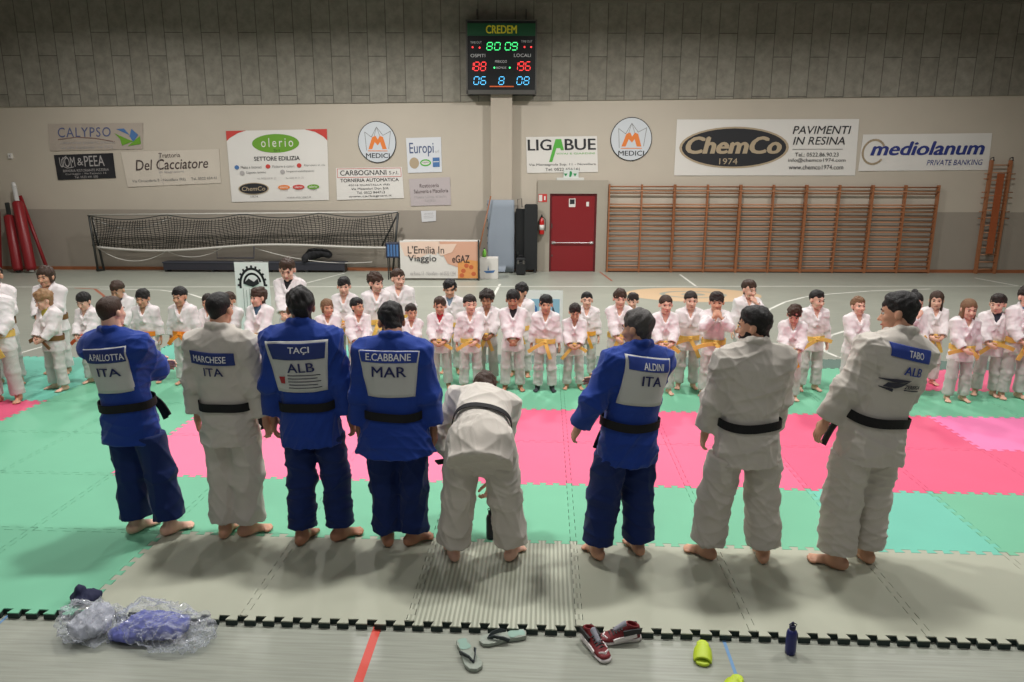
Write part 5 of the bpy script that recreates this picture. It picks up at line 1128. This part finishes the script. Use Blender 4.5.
A = adult(0.97, H=1.84, X=1.16, yaw=2, gi='blue', belt='black', skin='tan', hair='mop', hc='black', arms=('hang', 'hang'), head=(24, 2, 0), lean=(-2, -2), feetw=((1.07, .90), (1.33, .96)), footyaw=(-10, 50), seed=13, legw=.93,
          label='person in blue judo uniform with curly black hair, back marked ALB, third adult from left', patch=1)
f = back_map(A, -.25, .25, .05, .64)
sew_poly(A, f, [(-0.215, 0.575), (0.205, 0.575)], [(-0.165, 0.225), (0.165, 0.220)], .006, m_pgrey, 'back_patch')
sew_poly(A, f, [(-0.195, 0.560), (0.190, 0.560)], [(-0.172, 0.455), (0.172, 0.450)], .011, m_blk2, 'name_band')
sew_text(A, f, 'TAÇI', -0.055, 0.085, 0.490, 0.540, .0145, m_pwhite)
sew_text(A, f, 'ALB', -0.075, 0.105, 0.365, 0.430, .0125, m_pnavy, .018)
for k in range(5): sew_poly(A, f, [(-.08, 0.345-.022*k), (.135-.02*(k % 2), 0.342-.022*k)], [(-.08, 0.341-.022*k), (.135-.02*(k % 2), 0.338-.022*k)], .010, m_pdk, 'sponsor_line')
sew_poly(A, f, [(-0.145, 0.330), (-0.100, 0.335)], [(-0.135, 0.285), (-0.105, 0.285)], .010, m_pred, 'emblem')

A = adult(0.93, H=1.75, X=1.76, yaw=0, gi='blue', belt='black', skin='tan', hair='short', hc='black', beard='black', arms=('hang', 'hang'), head=(22, 38, 0), hs=1.04, feetw=((1.68, .91), (1.86, .92)), footyaw=(18, 48), seed=14, wide=1.1, flare=.032, legw=.98,
          label='person in blue judo uniform with flared jacket, back marked MAR, beside the bending man', patch=1)
f = back_map(A, -.25, .25, .05, .60)
sew_poly(A, f, [(-0.205, 0.560), (0.200, 0.560)], [(-0.155, 0.245), (0.160, 0.245)], .006, m_pgrey, 'back_patch')
sew_poly(A, f, [(-0.200, 0.557), (0.195, 0.557)], [(-0.185, 0.485), (0.180, 0.483)], .011, m_pblue, 'name_band')
sew_text(A, f, 'E.CABBANE', -0.155, 0.145, 0.498, 0.545, .0145, m_pwhite)
sew_text(A, f, 'MAR', -0.115, 0.115, 0.390, 0.460, .0125, m_pnavy, .014)

A = adult(0.78, H=1.76, X=2.36, yaw=3, gi='white', belt='black', skin='fair', hair='short', hc='brown', lean=(82, 9), bend=1, hip=(0.0, -.03), drop=.0, feetw=((2.17, .74), (2.57, .76)), footyaw=(15, 28), seed=15, legw=1.08, wide=1.06,
          head=(0, 62, 0), arms=(((.10, .16, .33), (1, .3, .2), 'w'), ((.02, .15, .185), (1, .4, 0.2), 'w')), curls=(.5, .9), knees=(V3(-.3, 1, 0), V3(.3, 1, 0)), beltends=((-1.0, -.15, .12), (-.7, -.25, .16)),
          label='person in white judo uniform bending forward to reach for a bottle')

A = adult(0.86, H=1.73, X=3.34, yaw=22, gi='blue', belt='black', skin='mid', hair='short', hc='grey', arms=('side', 'fold'), head=(35, 10, 0), lean=(-2, 4), feetw=((3.15, .80), (3.44, .88)), footyaw=(5, 5), seed=16, wide=1.08, legw=1.06,
          label='grey haired person in blue judo uniform looking left', patch=1)
f = back_map(A, -.24, .24, .05, .60)
sew_poly(A, f, [(-0.150, 0.590), (0.180, 0.555)], [(-0.165, 0.260), (0.165, 0.240)], .006, m_pgrey, 'back_patch')
sew_poly(A, f, [(-0.135, 0.582), (0.170, 0.548)], [(-0.128, 0.500), (0.166, 0.467)], .011, m_pblue, 'name_band')
sew_text(A, f, 'ALDINI', -0.035, 0.115, 0.500, 0.545, .0145, m_pwhite, slant=-.1)
sew_text(A, f, 'ITA', -0.040, 0.110, 0.395, 0.460, .0125, m_pnavy, .018, slant=-.1)

A = adult(0.84, H=1.76, X=4.12, yaw=10, gi='white', belt='black', skin='mid', hair='short', hc='black', beard='black', arms=('hipf', 'hipf'), head=(58, 4, 0), feetw=((3.90, .84), (4.28, .82)), footyaw=(40, 18), seed=17, wide=1.1, legw=1.1,
          label='bearded person in plain white judo uniform looking left, second adult from right')
A = adult(0.81, H=1.87, X=4.90, yaw=20, gi='white', belt='black', skin='mid', hair='short', hc='black', arms=('hipf', 'hipf'), head=(42, 14, 0), hs=.96, lean=(-3, 9), feetw=((4.74, .75), (4.98, .86)), footyaw=(35, 5), seed=18, wide=1.08, legw=1.08,
          label='rightmost adult, in white judo uniform with blue band and ALB on the back', patch=1)
f = back_map(A, -.25, .25, .05, .64)
sew_poly(A, f, [(-0.175, 0.625), (0.145, 0.600)], [(-0.165, 0.545), (0.140, 0.515)], .007, m_pblue, 'name_band')
sew_text(A, f, 'TABO', -0.050, 0.070, 0.551, 0.593, .011, m_pwhite, slant=-.08)
sew_text(A, f, 'ALB', -0.060, 0.085, 0.440, 0.495, .009, m_pblue, .02, slant=-.06)
sew_poly(A, f, [(-0.180, 0.395), (-0.090, 0.407), (0.020, 0.403)], [(-0.180, 0.391), (-0.070, 0.383), (0.000, 0.397)], .009, m_pdk, 'swoosh'); sew_poly(A, f, [(-0.130, 0.377), (-0.030, 0.383), (0.010, 0.397)], [(-0.150, 0.350), (-0.080, 0.345), (-0.040, 0.360)], .009, m_pdk, 'swoosh')
sew_poly(A, f, [(-0.170, 0.345), (-0.090, 0.341)], [(-0.170, 0.341), (-0.090, 0.321)], .009, m_pdk, 'swoosh')
sew_text(A, f, 'ZERBIGA', -0.015, 0.120, 0.350, 0.375, .009, m_pdk); sew_poly(A, f, [(-0.010, 0.343), (0.120, 0.337)], [(-0.010, 0.337), (0.120, 0.331)], .009, m_pdk, 'sponsor_line')

# ------------------------------------------------------------------ the children facing them
KG = None
def kid(px, ytop, Y, yaw, label, **k):
    k.setdefault('seed', int(px*3+ytop)); return person(px, Y, ytop=ytop, yaw=180+yaw, label=label, group=KG, **k)
kid(-14, 262, 3.95, 15, 'person in white uniform with yellow belt cut off by left edge, on pink mat', H=1.5, arms=('belt', 'clasp'), hair='short', belt='yellow', footyaw=(10, 60))
kid(-10, 258, 4.65, 25, 'person in white judo uniform half hidden at the left edge, standing behind another', H=1.5, arms=('belt', 'hang'), hair='short', belt='brown', footyaw=(20, 40))
kid(46, 266, 5.2, 0, 'taller person with long brown hair behind the curly blond child', hair='mid', hc='brown', arms=('belt', 'belt'), belt='brown', wide=1.15, head=(0, 6, 0))
kid(46, 290, 4.45, -22, 'child with curly blond hair holding a brown belt', hair='curly', hc='blond', skin='fair', arms=('belt', 'belt'), belt='brown', head=(-10, 14, 0), beltends=((-1, -.2, .14), (1, .1, .16)), shirt=(190, 180, 70), footyaw=(5, 40))
kid(85, 292, 4.75, -10, 'dark haired child with red orange belt looking down beside the curly blond child', hair='fringe', hc='black', skin='fair', arms=('belt', 'belt'), belt='red', head=(8, 16, 0), beltends=((-1, -.1, .13), (1, -.2, .14)))
kid(119, 280, 5.25, 0, 'brown haired child with dark collar bowing the head behind the leftmost adult', hair='short', hc='brown', arms=('belt', 'belt'), belt=None, shirt=(40, 45, 70), head=(0, 24, 0))
kid(143, 289, 4.85, 0, 'black haired child with orange belt close right of the leftmost adult', hair='fringe', hc='black', arms=('hang', 'hang'), belt='orange', head=(4, 8, 0), beltends=((-.7, -1, .15), (.4, -1, .12)))
kid(180, 287, 4.8, 0, 'black haired child with orange belt just left of the second adult', hair='short', hc='black', arms=('hang', 'hang'), belt='orange', head=(-4, 6, 0), beltends=((-.9, -.6, .12), (1, -.4, .12)))
kid(208, 294, 5.15, 0, 'dark haired child mostly hidden behind the head of the second adult', hair='short', hc='dark', arms=('hang', 'belt'), belt='red', head=(0, 5, 0))
kid(229, 292, 4.95, 0, 'brown haired child just right of the second adult, beside the white roll banner', hair='short', hc='brown', arms=('clasp', 'clasp'), belt='red', head=(0, 5, 0))
kid(258, 288, 4.75, -8, 'brown haired child with golden belt in front of the white roll banner', hair='mop', hc='brown', skin='fair', arms=('belt', 'belt'), belt='golden', shirt=(70, 95, 120), head=(-24, 0, 0))
kid(288, 258, 5.5, 0, 'tall teenager in white uniform over black shirt standing right of the roll banner', hair='short', hc='brown', skin='fair', arms=('clasp', 'clasp'), belt=None, shirt=(35, 35, 40), head=(6, 18, 0))
kid(327, 299, 4.75, 14, 'girl with light brown hair right of the curly haired adult', hair='mid', hc='light', arms=('belt', 'belt'), belt='yellow', head=(22, 0, 0))
kid(344, 277, 5.45, 0, 'dark haired back row child holding golden belt, behind the light brown haired girl', hair='fringe', hc='black', skin='fair', arms=('belt', 'belt'), belt='golden', head=(12, 4, 0))
kid(357, 298, 4.75, 20, 'black haired child in profile beside the adult marked MAR', hair='short', hc='black', arms=('belt', 'belt'), belt='yellow', head=(40, 0, 0))
kid(375, 273, 5.35, 20, 'child with shaggy curly brown hair in the back row looking left', hair='curly', hc='brown', skin='fair', arms=('hang', 'hang'), belt='yellow', head=(30, 4, 0))
kid(398, 269, 5.7, 10, 'tall stocky child with short brown hair below the printed banner', hair='short', hc='brown', skin='fair', arms=('hang', 'hang'), belt='yellow', head=(26, 2, 0), wide=1.15)
kid(411, 304, 4.8, 10, 'small child peeking out right of the head of the adult marked MAR', hair='short', hc='dark', arms=('clasp', 'clasp'), belt='yellow', head=(18, 4, 0))
kid(440, 297, 4.8, 0, 'brown haired child with red undershirt holding a yellow belt', hair='fringe', hc='brown', arms=('belt', 'belt'), belt='yellow', shirt=(190, 50, 60), head=(4, 4, 0), beltends=((-1, -.15, .14), (1, .02, .16)))
kid(450, 280, 5.5, 0, 'dark haired taller child with grey blue shirt behind the child with red undershirt', hair='mop', hc='black', arms=('hang', 'belt'), belt='yellow', shirt=(125, 145, 165), head=(4, 6, 0))
kid(470, 295, 4.75, 6, 'short haired child directly left of the girl with frizzy hair', hair='short', hc='dark', skin='fair', arms=('belt', 'hang'), belt='yellow', head=(14, 0, 0), beltends=((-.8, -.1, .10), (1, -.2, .14)))
kid(487, 291, 5.1, 0, 'girl with frizzy dark hair standing above the bending man', hair='afro', hc='dark', skin='tan', arms=('belt', 'belt'), belt='yellow', head=(-4, 6, 0))
kid(513, 290, 4.75, 4, 'black haired child with black undershirt and clasped hands', hair='fringe', hc='black', skin='tan', arms=('clasp', 'clasp'), belt=None, shirt=(38, 38, 42), head=(-4, 4, 0))
kid(521, 283, 5.4, -10, 'black haired child standing directly behind the child with clasped hands', hair='fringe', hc='black', arms=('hang', 'hang'), belt='yellow', head=(-30, 0, 0))
kid(546, 295, 4.75, 0, 'child in dark socks with loosely tied yellow belt before the blue photo board', hair='fringe', hc='black', arms=('hang', 'hang'), belt='yellow', head=(2, 2, 0), socks=1, beltends=((-.35, -1, .16), (1, -.25, .18)))
kid(575, 303, 4.85, 0, 'smallest child, looking down at a yellow belt', hair='fringe', hc='dark', arms=('belt', 'belt'), belt='yellow', head=(0, 18, 0), beltends=((-1, -.1, .14), (.9, -.7, .18)))
kid(587, 292, 5.35, 0, 'stocky short haired child behind the smallest child', hair='fade', hc='black', skin='fair', arms=('hang', 'belt'), belt='golden', head=(0, -2, 0), wide=1.1)
kid(620, 289, 5.0, 0, 'child with brown fringe standing left of the grey haired adult', hair='fringe', hc='brown', skin='fair', arms=('hang', 'clasp'), belt='yellow', head=(4, 4, 0))
kid(633, 293, 5.5, -8, 'child half hidden behind the grey haired adult, peeking from the back row', hair='fringe', hc='dark', skin='fair', arms=('hang', 'hang'), belt='yellow', head=(-10, 4, 0))
kid(666, 295, 4.7, 0, 'girl with tied brown hair holding a yellow belt right of the grey haired adult', hair='tied', hc='brown', skin='fair', arms=('belt', 'belt'), belt='yellow', head=(4, 0, 0), beltends=((-1, -.2, .14), (.7, .4, .12)))
kid(691, 291, 4.95, 0, 'girl with tied dark hair and yellow belt hanging diagonally', hair='tied', hc='dark', skin='fair', arms=('hang', 'hang'), belt='yellow', head=(2, 2, 0), beltends=((-.6, -1, .18), (1, .05, .15)))
kid(717, 292, 4.65, -6, 'child with both hands held to the mouth, left of the bearded adult', hair='fringe', hc='dark', arms=('mouth', 'mouth'), belt='yellow', head=(-4, 0, 0), beltends=((1, .0, .2), (-.5, -.3, .06)))
kid(749, 280, 5.45, 10, 'tall child with a hand at the chin above the head of the bearded adult', hair='short', hc='brown', skin='fair', arms=('mouth', 'hang'), belt='yellow', head=(14, 4, 0))
kid(795, 304, 4.55, -12, 'child bowing the head over a yellow belt right of the bearded adult', hair='mop', hc='brown', skin='fair', arms=('belt', 'belt'), belt='golden', head=(-8, 26, 0))
kid(817, 290, 4.95, 4, 'child with short black hair and yellow belt between the two rightmost adults', hair='fade', hc='black', skin='fair', arms=('hang', 'hang'), belt='yellow', head=(16, 4, 0), beltends=((-1, .25, .14), (1, -.35, .2)))
kid(859, 297, 4.9, 10, 'child with light hair just left of the head of the rightmost adult', hair='short', hc='light', skin='fair', arms=('clasp', 'belt'), belt=None, head=(-4, -6, 0))
kid(915, 292, 4.75, 6, 'girl with dark hair bun holding a hand to the mouth', hair='bun', hc='black', skin='fair', arms=('belt', 'mouth'), belt='yellow', head=(-8, 8, 0), beltends=((-.3, .4, .12), (1, -.7, .2)))
kid(937, 291, 5.3, -6, 'girl with long brown hair behind the girl with hair bun', hair='long', hc='brown', skin='fair', arms=('belt', 'belt'), belt='yellow', head=(-20, 4, 0))
kid(969, 299, 4.6, 0, 'girl with long light brown hair and yellow belt near the right edge', hair='long', hc='light', skin='fair', arms=('hang', 'belt'), belt='yellow', head=(-6, 6, 0), beltends=((-.6, -.3, .1), (1, .1, .2)))
kid(999, 294, 4.85, -18, 'dark haired child with black undershirt looking right near the right edge', hair='fringe', hc='dark', skin='fair', arms=('hang', 'belt'), belt='yellow', shirt=(45, 48, 60), head=(-26, 6, 0), beltends=((-.9, .05, .16), (1, -.5, .16)))
kid(1027, 290, 4.75, 0, 'person in white uniform over blue shirt cut by the right edge', H=1.34, hair='short', hc='dark', skin='fair', arms=('belt', 'belt'), belt='yellow', shirt=(110, 140, 185), head=(0, 6, 0))
# ------------------------------------------------------------------ things lying on the floor in front of the mats
def flip_flop(px, py, ang, lab):
    p = ground(px, py, FZ); r = empty('flip_flop', (p[0], p[1], FZ), ang); tag(r, lab, 'sandal', 'pair of flip flops in front of the mats')
    out = [(-.035, -.125), (-.038, -.08), (-.030, -.02), (-.042, .05), (-.046, .09), (-.034, .125), (.0, .14), (.036, .122), (.048, .08), (.044, .03), (.032, -.03), (.036, -.09), (.028, -.128), (0, -.138)]
    V = [(x, y, .004) for x, y in out]+[(x*1.04, y*1.02, .012) for x, y in out]+[(x, y, .024+.008*max(0, -y*6)) for x, y in out]; n = len(out)
    F = [tuple(range(n-1, -1, -1)), tuple(range(2*n, 3*n))]+[(L*n+i, L*n+(i+1) % n, (L+1)*n+(i+1) % n, (L+1)*n+i) for L in (0, 1) for i in range(n)]
    pydata('sole', V, F, [mat('mottled green grey foam', C(150, 158, 146), .7, .1, 60, .25, 40)], r)
    V2 = [(x*.7, y*.36-.08, .0305) for x, y in out]; pydata('heel_print', V2, [tuple(range(n))], [mat('pale green print', C(138, 168, 154), .7)], r)
    for s in (-1, 1): MB().ribbon([(0, .085, .022), (s*.016, .06, .045), (s*.038, .01, .040), (s*.042, -.025, .020)], .024, .006, (0, .6, 1)).build('strap', mat('dark strap', C(52, 60, 62), .6), r)
    MB().tube([(0, .087, .015), (0, .083, .04)], .006).build('toe_post', m_ink, r)
flip_flop(468.5, 657, radians(205), 'green grey flip flop pointing to the camera, left one of the pair')
flip_flop(503, 640, radians(108), 'green grey flip flop lying sideways against the mat edge, right one of the pair')
def sneaker(px, py, ang, lab):
    p = ground(px, py, FZ); r = empty('sneaker', (p[0], p[1], FZ), ang); tag(r, lab, 'sneaker', 'pair of red and black sneakers in front of the mats'); r.scale = (.86, .86, .86)
    A = SDF((-.07, -.16, 0), (.07, .17, .14), .004)     # upper, toe towards +y
    A.put(loft((0, -.13, .055), (0, .145, .035), (1, 0, 0), [(0, .034, .040), (.25, .039, .040), (.55, .044, .034), (.8, .047, .024), (.95, .036, .016), (1, .02, .01)], p=2.3, rnd=.01), 0)
    A.put(loft((0, -.06, .05), (0, -.085, .125), (1, 0, 0), [(0, .034, .06), (.6, .032, .05), (1, .034, .046)], rnd=.006), .02); A.put(cap((0, .06, .055), (0, -.02, .10), .022, .024), .03)
    A.put(loft((0, -.065, .07), (0, -.09, .15), (1, 0, 0), [(0, .022, .035), (1, .027, .040)]), .004, 's'); A.cut((0, 0, .022), (0, 0, -1))
    v, f = A.mesh(); pydata('upper', relax(v, f, 1), f, [mat('black red shoe mesh', C(120, 28, 34), .6, .2, 120, .1, 30)], r, True)
    A = SDF((-.07, -.17, 0), (.07, .18, .05), .004)
    A.put(loft((0, -.145, .016), (0, .155, .016), (1, 0, 0), [(0, .024, .014), (.1, .038, .016), (.45, .038, .015), (.75, .051, .014), (.92, .044, .013), (1, .02, .011)], p=3, rnd=.01), 0); A.put(loft((0, -.14, .03), (0, .0, .026), (1, 0, 0), [(0, .03, .012), (.3, .039, .012), (1, .039, .006)]), .006)
    v, f = A.mesh(); v[:, 2] = np.maximum(v[:, 2], .0008); pydata('sole', v, f, [mat('white shoe sole', C(214, 206, 204), .6)], r, True)
    for k in range(5): y = .0+.018*k; z = .117-.57*y; MB().ribbon([(-.030, y, z-.014), (0, y+.006, z+.003), (.030, y, z-.014)], .011, .008, (0, 1, 0)).build('lace', mat('black lace', C(32, 30, 32), .7), r)
    for s in (-1, 1): MB().ribbon([(s*.042, -.10, .062), (s*.045, -.04, .050), (s*.048, .02, .046), (s*.050, .06, .036)], .026, .010, (0, .2, 1)).build('side_stripe', mat('white shoe stripe', C(222, 214, 212), .6), r); MB().ribbon([(s*.040, -.125, .088), (s*.042, -.06, .088), (s*.040, -.01, .080)], .036, .012, (0, .2, 1)).build('side_panel', mat('black shoe panel', C(30, 28, 30), .6), r)
    MB().ribbon([(-.034, .10, .044), (0, .125, .050), (.034, .10, .044)], .030, .012, (0, -.4, 1)).build('toe_cap', mat('white shoe stripe', C(222, 214, 212), .6), r)
    A = SDF((-.04, -.03, .05), (.04, .09, .15), .004); A.put(cap((0, .035, .088), (0, -.035, .128), .018, .021)); A.D = np.maximum(A.D, -.5); v, f = A.mesh(); pydata('tongue', v, f, [mat('grey shoe tongue', C(140, 140, 150), .7)], r, True)
sneaker(595, 650, radians(208), 'red black and white sneaker pointing to the camera, nearer one of the pair')
sneaker(620, 641, radians(102), 'red black and white sneaker lying crosswise, farther one of the pair')
def slide(px, py, ang, lab):
    p = ground(px, py, FZ); r = empty('slide_sandal', (p[0], p[1], FZ), ang); tag(r, lab, 'sandal', 'lime green slide sandals on the floor')
    r.scale = (.9, .78, .9)
    m = mat('lime foam', C(188, 210, 48), .5, .05, 60); A = SDF((-.07, -.16, 0), (.07, .16, .04), .004)
    A.put(loft((0, -.135, .016), (0, .14, .014), (1, 0, 0), [(0, .02, .014), (.12, .038, .018), (.45, .038, .015), (.75, .05, .013), (.93, .04, .012), (1, .02, .01)], p=3, rnd=.01)); A.put(ell((0, -.06, .045), (.024, .06, .02)), .01, 's')
    v, f = A.mesh(); v[:, 2] = np.maximum(v[:, 2], .0008); pydata('footbed', v, f, [m], r, True)
    A = SDF((-.08, -.06, 0), (.08, .15, .10), .004); A.put(loft((0, -.015, .018), (0, .11, .014), (1, 0, 0), [(0, .054, .062), (.5, .058, .054), (1, .054, .040)], rnd=.006)); A.put(loft((0, -.03, .014), (0, .125, .010), (1, 0, 0), [(0, .045, .052), (1, .045, .030)]), 0, 's'); A.cut((0, 0, .012), (0, 0, -1))
    v, f = A.mesh(); pydata('strap', relax(v, f, 1), f, [m], r, True)
slide(702.5, 655, radians(168), 'lime green slide sandal on the floor right of the sneakers')
slide(733, 690, radians(150), 'lime green slide sandal cut off by the bottom edge of the photo')
def bottle(loc, s, m, lab, cap_m):
    r = empty('water_bottle', loc); tag(r, lab, 'bottle')
    MB().lathe([(.028*s, 0), (.034*s, .004*s), (.035*s, .03*s), (.035*s, .15*s), (.030*s, .168*s), (.019*s, .180*s)], n=22).build('body', m, r, True); MB().lathe([(.020*s, .178*s), (.021*s, .182*s), (.021*s, .204*s), (.012*s, .210*s)], n=18).build('cap', cap_m, r, True)
    MB().lathe([(.009*s, .208*s), (.010*s, .228*s), (.006*s, .233*s)], n=12).build('spout', cap_m, r, True); MB().tube([(.018*s, 0, .190*s), (.026*s, 0, .215*s), (.0, 0, .232*s), (-.024*s, 0, .215*s), (-.018*s, 0, .190*s)], .003*s, 6).build('carry_loop', cap_m, r, True)
p = ground(790, 653, FZ)
bottle((p[0], p[1], FZ), .84, mat('deep blue metal', C(28, 34, 100), .3), 'dark blue water bottle standing on the floor at the mat edge', mat('navy cap', C(24, 26, 58), .4))
p = ground(491, 540, 0)
bottle((p[0], p[1]+.03, 0), 1.05, mat('black flask', C(28, 30, 44), .35), 'dark bottle on the green mat under the hand of the bending man', m_ink)
# plastic bags with blue cloth
m_film = bpy.data.materials.new('clear crinkled film'); m_film.use_nodes = True
nt = m_film.node_tree; nt.nodes.clear(); out = nt.nodes.new('ShaderNodeOutputMaterial'); mx = nt.nodes.new('ShaderNodeMixShader'); tr = nt.nodes.new('ShaderNodeBsdfTransparent'); gl_ = nt.nodes.new('ShaderNodeBsdfPrincipled')
gl_.inputs['Base Color'].default_value = C(225, 228, 235); gl_.inputs['Roughness'].default_value = .12; gl_.inputs['Specular IOR Level'].default_value = .8; tr.inputs[0].default_value = (.93, .94, .96, 1)
fr_ = nt.nodes.new('ShaderNodeLayerWeight'); fr_.inputs['Blend'].default_value = .45; mr = nt.nodes.new('ShaderNodeMapRange'); mr.inputs['To Min'].default_value = .07; mr.inputs['To Max'].default_value = .55
nt.links.new(fr_.outputs['Facing'], mr.inputs['Value']); nt.links.new(mr.outputs['Result'], mx.inputs['Fac']); nt.links.new(tr.outputs[0], mx.inputs[1]); nt.links.new(gl_.outputs[0], mx.inputs[2]); nt.links.new(mx.outputs[0], out.inputs['Surface'])
def bag(px, py, lx, ly, h_, rz, seed, lab, cloth, clab, cpos):
    p = ground(px, py, FZ); rng = np.random.default_rng(seed)
    A = SDF((-lx, -ly, 0), (lx, ly, h_*1.6), .011); A.put(ell((0, 0, h_*.42), (lx*.86, ly*.8, h_*.55))); A.put(ell((lx*.45, -.02, h_*.3), (lx*.5, ly*.75, h_*.4)), .05); A.put(ell((-lx*.4, .03, h_*.6), (lx*.42, ly*.6, h_*.6)), .05); A.cut((0, 0, .004), (0, 0, -1))
    v, f = A.mesh(); v = folds(v, f, rng, .035, 26, 9, 0); v = bump_noise(v, f, rng, .006, 90, 8); v[:, 2] = np.maximum(v[:, 2], .002)
    o = pydata('plastic_bag', v, f, [m_film], None, False); o.location = (p[0], p[1], FZ); o.rotation_euler = (0, 0, rz); tag(o, lab, 'plastic bag')
    A = SDF((-lx, -ly, 0), (lx, ly, h_*1.5), .010)
    for c, r_ in cpos: A.put(ell(V3(*c)*V3(lx, ly, h_), V3(*r_)*V3(lx, ly, h_)), .03)
    A.cut((0, 0, .006), (0, 0, -1)); v, f = A.mesh(); v = folds(v, f, rng, .014, 34, 6, 0); v[:, 2] = np.maximum(v[:, 2], .005)
    o = pydata('folded_garment', v, f, [cloth], None, True); o.location = (p[0], p[1], FZ); o.rotation_euler = (0, 0, rz); tag(o, clab, 'garment')
bag(165, 636, .34, .19, .15, -.15, 3, 'clear crumpled plastic bag holding blue cloth, on the floor left', mat('violet blue cloth', C(104, 110, 178), .8, .2, 80, .12, 12), 'violet blue garment inside the clear plastic bag on the floor', [((-.25, 0, .4), (.45, .6, .42)), ((-.55, -.3, .25), (.35, .4, .26)), ((.12, .1, .4), (.3, .5, .38))])
bag(92, 634, .19, .19, .17, .3, 8, 'clear plastic bag with pale cloth at far left, beside the other bag', mat('pale grey cloth', C(176, 178, 186), .8, .2, 80, .12, 12), 'pale garment inside the leftmost clear plastic bag', [((0, 0, .4), (.6, .6, .42)), ((.2, .2, .6), (.4, .4, .35))])
p = ground(84, 603, 0); A = SDF((-.12, -.1, 0), (.12, .1, .14), .008)
for c, r_ in (((0, 0, .03), (.09, .07, .03)), ((-.03, 0, .06), (.035, .04, .05)), ((.04, .01, .04), (.05, .04, .03))): A.put(ell(c, r_), .02)
v, f = A.mesh(); v = folds(v, f, np.random.default_rng(2), .012, 40, 5); v[:, 2] = np.maximum(v[:, 2], .002)
o = pydata('dark_cloth', v, f, [mat('navy cloth', C(30, 34, 66), .8, .2, 80)], None, True); o.location = (p[0], p[1]+.02, 0); tag(o, 'small dark navy cloth lying on the mat corner at front left', 'cloth')
